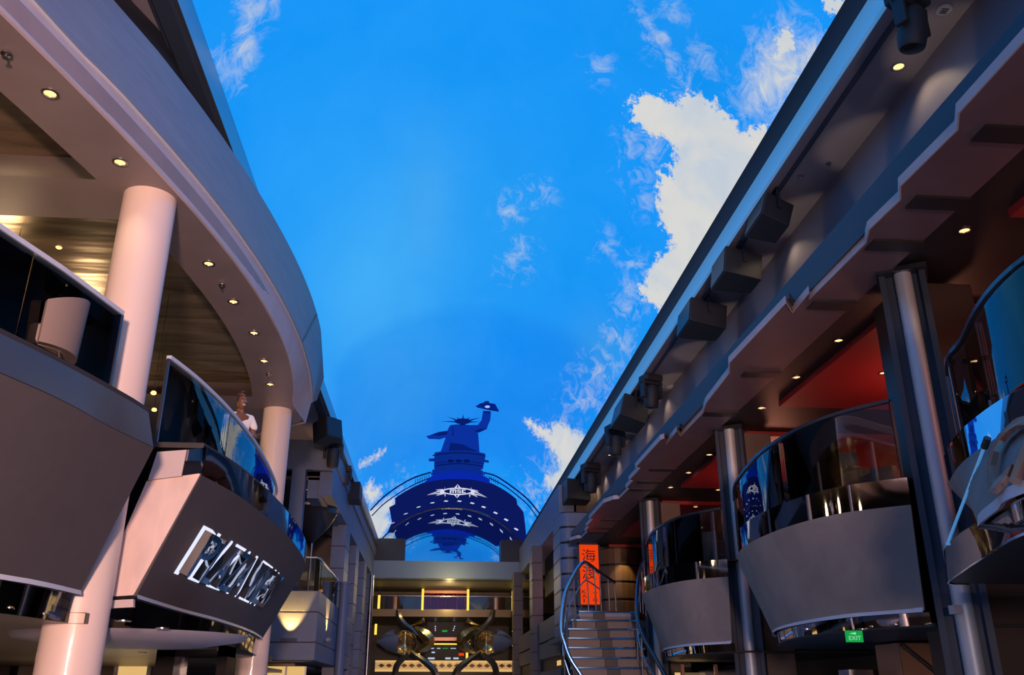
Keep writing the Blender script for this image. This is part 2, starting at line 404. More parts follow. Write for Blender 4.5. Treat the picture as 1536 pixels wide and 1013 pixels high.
picture('tower_picture', [z6((403,355),(680,360),(682,376),(666,380),(668,445),(640,455),(440,455),(402,445)), z6((372,388),(404,386),(404,403),(374,403)), z6((668,392),(700,398),(700,411),(668,406)),
                          z6((392,452),(670,458),(672,466),(388,462)), z6((384,466),(676,468),(678,478),(384,478))], srgb(10, 42, 138), .04)
picture('tower_window_picture', [z6((x,392),(x+28,392),(x+28,408),(x,408)) for x in (478, 522, 566)]+[z6((392,368),(684,370),(684,375),(392,374)), z6((402,425),(666,427),(666,432),(402,431)), z6((402,412),(666,413),(666,416),(402,416))], srgb(4, 20, 84), .05)
picture('robe_picture', [z6((490,205),(545,200),(600,206),(630,222),(642,252),(650,356),(436,354),(462,280),(478,225)), z6((480,235),(430,242),(385,258),(358,266),(374,281),(432,283),(468,272)),
                         z6((600,205),(640,205),(660,180),(668,135),(712,138),(708,180),(696,205),(690,226),(645,246),(620,236))], srgb(10, 48, 158), .04)
for q_ in [z6((490,300),(560,310),(600,330),(645,350),(480,346)), z6((500,262),(502,215),(506,215),(508,262)), z6((480,235),(430,242),(385,258),(430,262),(470,256)), z6((620,236),(660,222),(690,226),(645,246))]: picture('robe_fold_picture', [q_], srgb(6, 30, 112), .05)
spk = [z6((558-6,178),(558+6,178),(561,143)), z6((530,176),(526,183),(468,158)), z6((516,183),(514,190),(433,186)), z6((590,176),(594,184),(655,164)), z6((600,184),(600,191),(656,187)), z6((535,172),(546,172),(520,160)), z6((575,172),(584,174),(604,160))]
picture('crown_picture', spk+[z6(*[(558+46*math.cos(t*PI/8), 184+16*math.sin(t*PI/8)) for t in range(16)]), z6((545,190),(572,190),(572,206),(545,206))], srgb(6, 28, 110), .045)
picture('torch_picture', [z6((628,102),(660,100),(655,86),(672,82),(680,74),(700,73),(703,84),(735,90),(742,108),(736,120),(756,127),(752,132),(700,124),(640,110)), z6((668,126),(712,130),(708,142),(670,138))], srgb(6, 34, 128), .045)
picture('flame_picture', [z6(*[(693+14*math.cos(t*PI/6), 103+7*math.sin(t*PI/6)) for t in range(12)])], srgb(170, 195, 255), .06)
def arcstrip(pts, wd):
    P = [Vector((x, y, 0)) for x, y in pts]; P = spline(P, 24); up = []; dn = []
    for i, p in enumerate(P):
        t = (P[min(i+1, 23)]-P[max(i-1, 0)]).normalized(); n = Vector((-t.y, t.x, 0))*wd/2
        up.append(((p+n).x, (p+n).y)); dn.append(((p-n).x, (p-n).y))
    return [z6(up[i], up[i+1], dn[i+1], dn[i]) for i in range(23)]
hoop = arcstrip([(55,672),(120,605),(200,545),(290,495),(385,464)], 8)+arcstrip([(672,466),(740,486),(830,545),(910,610),(978,690)], 8)
hoop += arcstrip([(62,702),(130,635),(220,572),(300,528),(388,492)], 6)+arcstrip([(700,494),(780,535),(860,595),(920,650),(965,715)], 6)
hoop += [z6((x, y), (x+3, y), (x+3, y+26), (x, y+26)) for x, y in ((300,502),(312,497),(324,492),(336,487),(348,483),(360,478),(372,474),(676,474),(688,478),(700,482),(712,487),(724,493),(736,499),(748,506))]
for k in range(4): picture('hoop_picture', hoop[23*k:23*k+23], srgb(6, 22, 88), .02)
for q_ in hoop[92:]: picture('rail_picture', [q_], srgb(6, 22, 88), .022)
def star(cx, cy, tips, inner, th):
    polys = []; n = len(tips)
    for i, (tx, ty) in enumerate(tips):
        a = math.atan2(ty-cy, tx-cx)
        l = (tx-cx, ty-cy); nrm = Vector((-l[1], l[0])).normalized()*th
        bx, by = cx+inner[0]*math.cos(a), cy+inner[1]*math.sin(a)
        polys.append(z6((bx+nrm.x*3, by+nrm.y*3*.6), (tx, ty), (bx+nrm.x, by+nrm.y*.6))); polys.append(z6((bx-nrm.x*3, by-nrm.y*3*.6), (tx, ty), (bx-nrm.x, by-nrm.y*.6)))
    return polys
lc = (530, 567)
tips = [(362,588),(410,558),(412,592),(462,543),(462,598),(530,528),(528,604),(604,545),(596,602),(646,565),(640,600),(692,602)]
ell = [(lc[0]+86*math.cos(t*PI/16), lc[1]+20*math.sin(t*PI/16)) for t in range(33)]; ell2 = [(lc[0]+74*math.cos(t*PI/16), lc[1]+14*math.sin(t*PI/16)) for t in range(33)]
logo = star(lc[0], lc[1], tips, (80, 18), 6)+[z6(ell[i], ell[i+1], ell2[i+1], ell2[i]) for i in range(32)]
def bar(x0, y0, x1, y1): return z6((x0, y0), (x1, y0), (x1, y1), (x0, y1))
logo += [bar(488,558,496,577), bar(502,558,509,577), bar(516,558,523,577), bar(488,557,523,562),
         bar(528,557,548,561), bar(528,557,534,568), bar(528,565,548,569), bar(542,566,548,577), bar(528,573,548,577),
         bar(553,557,561,577), bar(553,557,574,562), bar(553,572,574,577)]
picture('star_logo_picture', logo, srgb(215, 218, 240), .03)
for x, y, sl in ((175,744,-8),(247,692,-6),(317,655,-5),(393,631,-3),(467,620,0),(540,620,1),(610,630,3),(672,650,5),(737,681,7),(795,718,8),(850,769,9)): picture('deck_light_picture', [z6((x-13,y+2),(x-6,y-4),(x+13,y-2+sl),(x+6,y+4+sl))], srgb(205, 215, 240), .03)

# ------------------------------------------------------------------ setting: floor, eaves, far end, ceilings
XL, XR = XC-HW, XC+HW
struct('floor', box(-13, 15, -16, 78, -.2, 0), M['floor'])
def run(x0, x1, y0, y1, h0, h1): return box(x0, x1, y0, y1, h0+EZ, h1+EZ)
struct('trim_1', run(XL-.1, XL+.0, -14, YE, 8.95, 9.5), M['trim_left'])                 # left eave
struct('trim_2', run(XL-.34, XL-.1, -14, YE, 8.9, 9.0), M['trim_navy'])
struct('trim_3', join(run(XR, XR+.36, -14, YE, 9.45, 9.55)), M['trim_navy'])                 # right eave: dark reveal
struct('trim_4', run(XR+.33, XR+.40, -14, YE, 9.03, 9.46), M['trim_blue_glow'])               # right eave: pale strip, its blue glow put in as emission
struct('ceiling_right', run(XR+.40, 8.2, -14, YE, 9.05, 9.25), M['ceiling_grey'])
struct('ceiling_left', run(-10.5, XL-.34, -14, YE, 9.05, 9.25), M['ceiling_grey'])
struct('ceiling_outer', [*[(x, y, EZ+12.6) for x, y in ((-13, -15), (15, -15), (15, 78), (-13, 78))]] and ([(-13, -15, EZ+12.6), (15, -15, EZ+12.6), (15, 78, EZ+12.6), (-13, 78, EZ+12.6)], [(0, 1, 2, 3)]), M['black'], solid=.1)
# lunette wall: glossy, mirrors the vault
def arch_pts(r0, n=40):
    return [(XC+r0*math.sin(-A0+2*A0*k/n), EZ+ZC+r0*math.cos(-A0+2*A0*k/n)) for k in range(n+1)]
ap = arch_pts(RV); zb = 8.05+EZ
xl = W(607, 840, Y=YE).x; xr = W(750, 840, Y=YE).x
poly = [(XL, 9.45+EZ)]+ap+[(XR, 9.45+EZ)]
low = [(xl, zb), (xr, zb), (xr, 9.45+EZ), (xl, 9.45+EZ)]
lun = mat('lunette_gloss', (.62, .70, .74, 1), .03, metal=1)
v = [(x, YE, z) for x, z in ap]+[(x, YE, z) for x, z in low]
struct('wall_far_upper', (v, [tuple(range(len(ap)))]+[tuple(range(len(ap), len(ap)+4))]), lun)
a = thing('lunette_arch', 'thin dark arch edging the end of the curved screen', 'arch', (XC, YE, EZ+9.4))
mk('arch_rib', tube([(x, YE-.02, z) for x, z in arch_pts(RV-.03)], .05, 6), M['trim_navy'], a)
mk('edge_light', tube([(XC+(RV-.1)*math.sin(t), YE-.1, EZ+ZC+(RV-.1)*math.cos(t)) for t in [(-.12+.24*k/12) for k in range(13)]], .02, 6), M['steel'], a)
struct('wall_far_left', run(XL-.3, xl, YE-.9, YE+.4, 8.05, 9.5), M['navy_black'])
struct('wall_far_right', run(xr, XR+.3, YE-.9, YE+.4, 8.05, 9.5), M['navy_black'])
struct('trim_5', run(XL-.5, XR+.5, YE-1.0, YE+.3, 6.95, 8.05), mat('beam_blue', (.20, .29, .40, 1), .45))
struct('wall_far', run(-13, 15, 76, 76.3, -1.6, 9.2), M['dark'])
struct('wall_left', run(-10.6, -10.4, -15, 34, -1.6, 9.05), M['dark_gloss'])
struct('wall_right', run(12.4, 12.6, -15, 40, -1.6, 9.05), M['dark_gloss'])
struct('wall_near', run(-13, 15, -15.2, -15, -1.6, 12.6), M['dark'])
struct('wall_right_upper', run(7.3, 7.45, -14, YE, 5.9, 9.05), M['ceiling_grey'])

# ------------------------------------------------------------------ downlights
dl = thing('downlight', 'x', 'lamp', (0, 0, 0))
tr = mk('trim_ring', lathe([(.085, 0), (.085, -.012), (.06, -.014), (.055, .004)], 20, False), M['steel'], dl, smooth=True)
mk('lamp_disc', lathe([(.057, -.001), (.056, -.004)], 16), M['lamp'], dl)
_first = [True]
def downlight(x, y, h, label, group, power=0, size=1.0, color=(1, .72, .45), spot=120):
    if _first[0]:
        _first[0] = False; dl.location = (x, y, h+EZ); dl['label'] = label; dl['group'] = group; dl.scale = (size,)*3
    else: dup(dl, (x, y, h+EZ), label, group, scale=size)
    if power: light('downlight_beam', 'SPOT', (x, y, h+EZ-.03), (x, y, 0), power, color, .05, spot, .7)
def dl_row(pts, h, where, group, **k):
    for i, (px, py) in enumerate(pts):
        p = W(px, py, h=h-.012); downlight(p.x, p.y, h, f'small round warm downlight in {where}, {ORD[i]}', group, **k)

# ------------------------------------------------------------------ LEFT: upper curved canopy
c1 = [W(px, py, h=5.5) for px, py in [(0,17),(57,77),(168,183),(265,292),(312,340),(368,420),(415,487),(435,554),(440,608),(436,645)]]
c2 = [W(px, py, h=6.0) for px, py in [(42,0),(134,94),(235,205),(295,275),(347,340),(400,420),(445,504),(462,554),(465,608),(462,640)]]
HF = 7.7
c3 = [W(px, py, h=HF) for px, py in [(168,0),(262,111),(322,191),(361,250),(395,300),(440,385),(470,455),(485,530),(488,575)]]
xy = lambda c: [(p.x, p.y) for p in c]
def smooth_xy(c, deg=4):
    ys = [p.y for p in c]; f = np.polyfit(ys, [p.x for p in c], deg)
    return [(float(np.polyval(f, y)), float(y)) for y in np.linspace(ys[0], ys[-1], 12)]
def by_y(c, y):   # x of a plan curve at y
    for a, b in zip(c, c[1:]):
        if a[1] <= y <= b[1]: return a[0]+(b[0]-a[0])*(y-a[1])/(b[1]-a[1])
    return c[0][0] if y < c[0][1] else c[-1][0]
def stations(pts, h, tail):
    d = plan(pts, h, 200); ys = np.linspace(-8, 19.0, 84)
    return [(by_y(d, y), y, h+EZ) for y in ys]+[(x, y, h+EZ) for x, y in tail]
q1 = stations([(-7.5,-8),(-5.7,0)]+smooth_xy(c1[:-1])+[(-2.95,19.1)], 5.5, [(-3.8,19.6),(-4.3,20.2),(-5.0,20.8),(-6,21.2)])
q2 = stations([(-7.3,-8),(-5.5,0)]+smooth_xy(c2)+[(-2.85,18.3),(-3.1,19.1)], 6.0, [(-3.3,19.8),(-3.8,20.6),(-4.6,21.4),(-6,22)])
q3 = stations([(-8.4,-8),(-6.3,1.5)]+smooth_xy(c3, 5), HF, [(c3[-2].x-.02,20.3),(c3[-1].x,22.3),(-3.5,24.2),(-6,25.5)])
canopy = thing('curved_canopy', 'long curved upper gallery edge sweeping over the left side', 'canopy', (-4, 8, EZ+5.5))
inner = [(x-.02, y, z) for x, y, z in q1]
mk('inner_band', loft([q1, q2]), M['plaster_pale'], canopy, smooth=True, solid=.03)['label'] = 'pink-lit inner band'
mk('lip', tube([(x+.015, y, z) for x, y, z in q2], 0, square=(.05, .03)), M['blue_edge'], canopy)
mk('outer_fascia', loft([[(x+.04, y, z+.01) for x, y, z in q2], q3]), M['plaster_slate'], canopy, smooth=True, solid=.03)['label'] = 'slate coloured tall fascia'
mk('top_cap', loft([q3, [(x-.35, y, z) for x, y, z in q3]]), M['plaster_slate'], canopy, solid=.03)
jt = min(range(len(q3)), key=lambda i: abs(q3[i][1]-W(472, 470, h=HF).y)); jb = min(range(len(q2)), key=lambda i: abs(q2[i][1]-W(452, 515, h=6).y))
mk('joint_line', tube([Vector(q2[jb])+Vector((.062, 0, .02)), Vector(q3[jt])+Vector((.02, 0, -.01))], .008, 4), M['black'], canopy)
# soffit band with openings
def soff_in(y):
    return by_y(q1, y)-.80
def strip(y0, y1, f0, f1, h, n=30, t=.06):
    A = [(f0(y0+(y1-y0)*k/n), y0+(y1-y0)*k/n, h+EZ) for k in range(n+1)]; B = [(f1(y0+(y1-y0)*k/n), y0+(y1-y0)*k/n, h+EZ) for k in range(n+1)]
    up = lambda c: [(x, y, z+t) for x, y, z in c]
    return join(loft([A, B]), loft([up(A), up(B)]), loft([B, up(B)]), loft([A, up(A)]))
soffit = [strip(-7, 17.2, lambda y: by_y(q1, y)-.0, soff_in, 5.5, 70, .28)]
soffit.append(strip(9.15, 10.1, soff_in, lambda y: -7.6, 5.5, 4, .28)); soffit.append(strip(17.2, 21.1, lambda y: by_y(q1, y), lambda y: -7.6, 5.5, 10, .28))
soffit.append(strip(-7, 22, lambda y: -7.6, lambda y: -10.4, 5.5, 8, .28)); soffit.append(strip(-7, .5, soff_in, lambda y: -7.6, 5.5, 8, .28))
mk('soffit', join(*soffit), M['plaster_soffit'], canopy, smooth=False)['label'] = 'mauve plaster soffit with openings'
struct('ceiling_gallery_left', strip(-7, 17.9, lambda y: by_y(q1, y)-.2, lambda y: -10.4, 5.79, 40, .1), M['bronze_mirror'])
struct('ceiling_gallery_left_side', join(run(-10.4, -6.8, 22, 33.4, 5.5, 6.4)), M['ceiling_grey'])
dl_row([(75,141),(180,244),(313,396),(350,453),(381,500),(396,542),(405,577)], 5.5, 'the mauve left gallery soffit', 'downlights along the curved soffit', power=16)
for i, (px, py) in enumerate([(10,80),(333,427),(403,561)]):
    p = W(px, py, h=5.49); o = thing('sprinkler', f'tiny sprinkler head in the mauve left soffit, {ORD[i]}', 'sprinkler', p)
    mk('collar', move(lathe([(.05, 0), (.05, -.015), (.02, -.02)], 12), p), M['steel'], o); mk('nozzle', move(lathe([(.012, -.02), (.012, -.05), (.03, -.055)], 10), p), M['steel'], o)
# dark glazed wall set back above the canopy
gw = [W(px, py, h=9.04) for px, py in [(140,-70),(195,0),(235,42),(268,87),(290,130),(308,168),(330,215)]]
gp = plan([(-7.5,-3),(-6.2,4)]+xy(gw)+[(-4.3,17),(-4.6,22),(-6,26)], 9.04, 60)
struct('wall_left_upper', loft([[(x-.25, y, HF+EZ-.05) for x, y, z in gp], gp]), M['navy_black'], smooth=True, solid=.03)
struct('trim_6', join(run(-4.13, -4.05, -14, 33, 8.95, 9.05), run(-4.25, -4.21, -14, 33, 8.97, 9.05)), M['trim_navy'])

# ------------------------------------------------------------------ LEFT columns
def round_column(x, y, r, z1, label):
    t = thing('round_column', label, 'column', (x, y, 0), 'pale round columns')
    mk('shaft', move(lathe([(r, .12), (r, z1)], 40), (x, y, 0)), M['column_pale'], t, smooth=True)
    mk('plinth', move(lathe([(r*1.12, 0), (r*1.12, .12)], 40), (x, y, 0)), M['steel'], t, smooth=True)
    return t
pA = W(222, 292, h=5.5); pB = W(417, 616, h=5.5)
round_column(pA.x, pA.y+.1, .30, EZ+5.5, 'big pink-lit round column on the left, nearer of the two')
round_column(pB.x, pB.y, .29, EZ+5.5, 'pink-lit round column behind the sign balcony, farther of the two')

# ------------------------------------------------------------------ balustrade builder
def balustrade(label, curve, h0, h1, npan, gmat='glass', rail='rail_dark', ends=(True, True), lean=0.0, group='glass balcony railings', railsq=(.07, .045)):
    n = len(curve)
    t = thing('balustrade', label, 'railing', (curve[n//2][0], curve[n//2][1], h0+EZ), group)
    lo = [(x, y, h0+EZ) for x, y in curve]; hi = [(x+lean, y, h1+EZ) for x, y in curve]
    mk('handrail', tube([(x, y, z+.02) for x, y, z in hi], 0, square=railsq), M[rail], t)
    for k in range(npan):
        a, b = round(k*(n-1)/npan), round((k+1)*(n-1)/npan)
        A = [Vector(p) for p in lo[a:b+1]]; B = [Vector(p) for p in hi[a:b+1]]
        d = (A[1]-A[0]).normalized()*.012; A[0] = A[0]+d; B[0] = B[0]+d; A[-1] = A[-1]-d; B[-1] = B[-1]-d
        mk('glass_panel', loft([A, B]), M[gmat], t, smooth=True, solid=.014)
        mk('clamp', tube([Vector(lo[a]), Vector(lo[a])+Vector((0, 0, .12))], 0, square=(.03, .03)), M['chrome'], t)
    for e, i in zip(ends, (0, n-1)):
        if e: mk('post', tube([lo[i], hi[i]], 0, square=(.035, .035)), M['rail_dark'], t)
    return t

# ------------------------------------------------------------------ LEFT balcony A (near)
ax = lambda P, h, n: plan(P, h, n)
At = ax([(-7.2,-6),(-5.2,0.5),(-4.1,4.5),(-3.34,6.62),(-3.12,7.35),(-3.01,8.04),(-2.82,8.75)], 2.25, 50)
Ab = ax([(-7.3,-6),(-5.6,0.5),(-4.6,4.5),(-3.62,7.75),(-3.47,8.35),(-3.40,9.07)], .9, 50)
Am = ax([(-7.2,-6),(-5.3,0.5),(-4.2,4.5),(-3.48,6.62),(-3.24,7.35),(-3.0,8.3),(-2.92,8.75)], 2.6, 50)
bA = thing('balcony', 'dark grey curved balcony at the left edge with no lettering', 'balcony', (-4.5, 4, EZ+.9))
def inward(c, d, z=None): return [(p[0]-d, p[1], p[2] if z is None else z) for p in c]
mk('parapet', loft([Ab, At]), M['fabric_dark'], bA, smooth=True, solid=.03)['label'] = 'dark fabric parapet'
mk('mirror_band', loft([At, Am]), mat('band_smoke', (.06, .05, .05, 1), .3, metal=.1, noise=.3, nscale=.8, bump=.05, bscale=1), bA, smooth=True, solid=.02)['label'] = 'dark mirrored band'
mk('deck', loft([Am, inward(Am, 7)]), M['dark'], bA, solid=.1)
mk('bottom_trim', loft([[(x+.01, y, z+.07) for x, y, z in Ab], [(x+.03, y, z-.03) for x, y, z in Ab]]), M['blue_edge'], bA, smooth=True)['label'] = 'pale lower edge'
mk('lower_band', loft([[(x-.05, y, z-.02) for x, y, z in Ab], [(x-.08, y, z-.28) for x, y, z in Ab]]), M['mirror_dark'], bA, smooth=True)
mk('end_panel', ([At[-1], Am[-1], (Am[-1][0]-2.5, Am[-1][1], Am[-1][2]), (Ab[-1][0]-2.5, Ab[-1][1], Ab[-1][2]), Ab[-1]], [(0, 1, 2, 3, 4)]), M['dark'], bA)
ra = [(p.x, p.y) for p in spline([(-6.9,-5,0),(-5.4,1,0),(-4.35,4.6,0),(-3.78,7.0-.04,0),(-3.57,7.7,0),(-3.34,8.76,0)], 41)]
balustrade('clear glass railing with a blue-lit handrail on the unlettered left balcony', ra, 2.6, 3.65, 9, rail='blue_edge', railsq=(.05, .045))
struct('ceiling_lower_left', join(strip(-6, 9.2, lambda y: by_y(Ab, y)-.1 if y < 9 else -3.5, lambda y: -10.4, .62, 30, .1), strip(9.2, 20, lambda y: -3.35, lambda y: -10.4, .62, 6, .1), strip(20, 32, lambda y: -5, lambda y: -10.4, .62, 6, .1)), mat('soffit_low', (.16, .125, .09, 1), .4))

# ------------------------------------------------------------------ LEFT balcony B with the sign
Bt = ax([(-2.64,9.92),(-2.44,11.1),(-2.33,12.9),(-2.31,14.8),(-2.5,17.6),(-3.1,19.8),(-4.2,21)], 2.25, 60)
Bm = ax([(-2.64,9.92),(-2.44,11.1),(-2.33,12.9),(-2.31,14.8),(-2.5,17.6),(-3.1,19.8),(-4.2,21)], 2.58, 60)
Bb = ax([(-3.14,9.92),(-3.10,11.6),(-3.0,13.2),(-3.02,15.6),(-3.25,18),(-3.7,19.6),(-4.4,20.4)], .95, 60)
bB = thing('balcony', 'dark grey curved balcony carrying the backlit letters', 'balcony', (-3.6, 14, EZ+.95))
mk('parapet', loft([Bb, Bt]), M['fabric_dark'], bB, smooth=True, solid=.03)['label'] = 'dark fabric parapet'
mk('mirror_band', loft([Bt, Bm]), M['mirror_dark'], bB, smooth=True, solid=.02)['label'] = 'wavy mirrored band'
mk('deck', loft([Bm, inward(Bm, 6.5)]), M['dark'], bB, solid=.06)
mk('bottom_trim', loft([[(x+.01, y, z+.06) for x, y, z in Bb], [(x+.03, y, z-.03) for x, y, z in Bb]]), M['blue_edge'], bB, smooth=True)['label'] = 'pale lower edge'
mk('lower_band', loft([[(x-.03, y, z-.02) for x, y, z in Bb], [(x-.06, y, z-.30) for x, y, z in Bb]]), M['mirror_dark'], bB, smooth=True)
e = [W(220, 722, Y=9.9), W(300, 712, Y=9.9), W(200, 893, Y=9.9), W(143, 897, Y=9.9)]
mk('end_panel', move(join((
    [tuple(e[0]), tuple(e[1]), tuple(e[2]), tuple(e[3])]+[(p.x, p.y+.25, p.z) for p in e], [(0, 1, 2, 3), (4, 5, 6, 7), (0, 1, 5, 4), (1, 2, 6, 5), (2, 3, 7, 6), (3, 0, 4, 7)]))), mat('plaster_end', (.66, .52, .48, 1), .5, noise=.10, nscale=3, stretch=(2, 1, .7)), bB)['label'] = 'pink-lit end panel'
f = [W(236, 678, Y=9.86), W(280, 675, Y=9.86), W(272, 714, Y=9.86), W(222, 720, Y=9.86)]
def plate(f, t=.06): return ([tuple(p) for p in f]+[(p.x, p.y+t, p.z) for p in f], [(0, 1, 2, 3), (4, 5, 6, 7), (0, 1, 5, 4), (1, 2, 6, 5), (2, 3, 7, 6), (3, 0, 4, 7)])
mk('corner_block', plate(f), M['plaster_pale'], bB)['label'] = 'pink-lit corner block'
f = [W(281, 675, Y=9.85), W(310, 671, Y=9.85), W(302, 710, Y=9.85), W(273, 714, Y=9.85)]
mk('corner_mirror', plate(f), M['mirror'], bB)
f = [W(143, 902, Y=9.86), W(200, 899, Y=9.86), W(200, 911, Y=9.86), W(143, 914, Y=9.86)]
mk('end_sill', plate(f), M['plaster_pale'], bB)
rb = [(p.x, p.y) for p in spline([(-3.21,10.05,0),(-3.06,10.92,0),(-2.94,12.4,0),(-2.93,14.4,0),(-3.12,17.2,0),(-3.5,18.6,0)], 37)]
balustrade('curved glass railing with a slim rail above the lettered balcony', rb, 2.6, 3.65, 4, rail='blue_edge', railsq=(.06, .045))

# letters on the parapet
def glyph(ch, size, extrude, font=None):
    cu = bpy.data.curves.new('glyph', 'FONT'); cu.body = ch; cu.size = size; cu.extrude = extrude; cu.resolution_u = 3
    if font: cu.font = font
    ob = bpy.data.objects.new('glyph', cu); COL.objects.link(ob)
    bpy.context.view_layer.update(); dg = bpy.context.evaluated_depsgraph_get(); m = bpy.data.meshes.new_from_object(ob.evaluated_get(dg))
    V = [tuple(v.co) for v in m.vertices]; F = [tuple(p.vertices) for p in m.polygons]
    bpy.data.objects.remove(ob); bpy.data.curves.remove(cu); bpy.data.meshes.remove(m)
    return V, F
def fit(V, w_, h_, x0):
    xs = [v[0] for v in V]; ys = [v[1] for v in V]; a, b, c, d = min(xs), max(xs), min(ys), max(ys)
    return [(x0+(v[0]-a)/(b-a)*w_, (v[1]-c)/(d-c)*h_, v[2]) for v in V]
def on_surface(lo, hi, v0, u0):
    """map (u metres along, v 0..1 up, w outwards) onto a lofted parapet"""
    L = [0]
    for a, b in zip(lo, lo[1:]): L.append(L[-1]+(Vector(b)-Vector(a)).length)
    def f(u, v, wd):
        u = max(0, min(L[-1]-1e-4, u+u0)); i = max(k for k in range(len(L)) if L[k] <= u); i = min(i, len(lo)-2); t = (u-L[i])/(L[i+1]-L[i])
        a = Vector(lo[i]).lerp(Vector(lo[i+1]), t); b = Vector(hi[i]).lerp(Vector(hi[i+1]), t)
        tan = (Vector(lo[i+1])-Vector(lo[i])).normalized(); up = (b-a); nrm = tan.cross(up).normalized()
        if nrm.x*SIDE[0] < 0: nrm = -nrm
        return a.lerp(b, v)+nrm*wd
    return f
SIDE = [1]
sg = thing('wall_sign', 'backlit chrome letters reading PLAZA VIEW on the left balcony', 'sign', tuple(Vector(Bb[10])+Vector((.3, 0, .5))))
fm = on_surface(Bb, Bt, 0, .68)
u = 0
chrome_dark = mat('chrome_letter', (.50, .52, .56, 1), .06, metal=1, bump=.3, bscale=2)
for ch, lw in zip('PLAZA VIEW', (.50, .34, .44, .42, .46, .16, .50, .17, .44, .72)):
    if ch == ' ': u += lw; continue
    V, F = glyph(ch, 1, .5); V2 = fit(V, lw*.94, .37, u)
    lt = mk('letter', ([tuple(fm(x, .27+y, .10+z*.10)) for x, y, z in V2], F), chrome_dark, sg)
    V3_ = fit(V, lw*.94+.07, .42, u-.035)
    mk('backlight', ([tuple(fm(x, .245+y, .025+z*.01)) for x, y, z in V3_], F), M['glow_white'], lt)
    u += lw

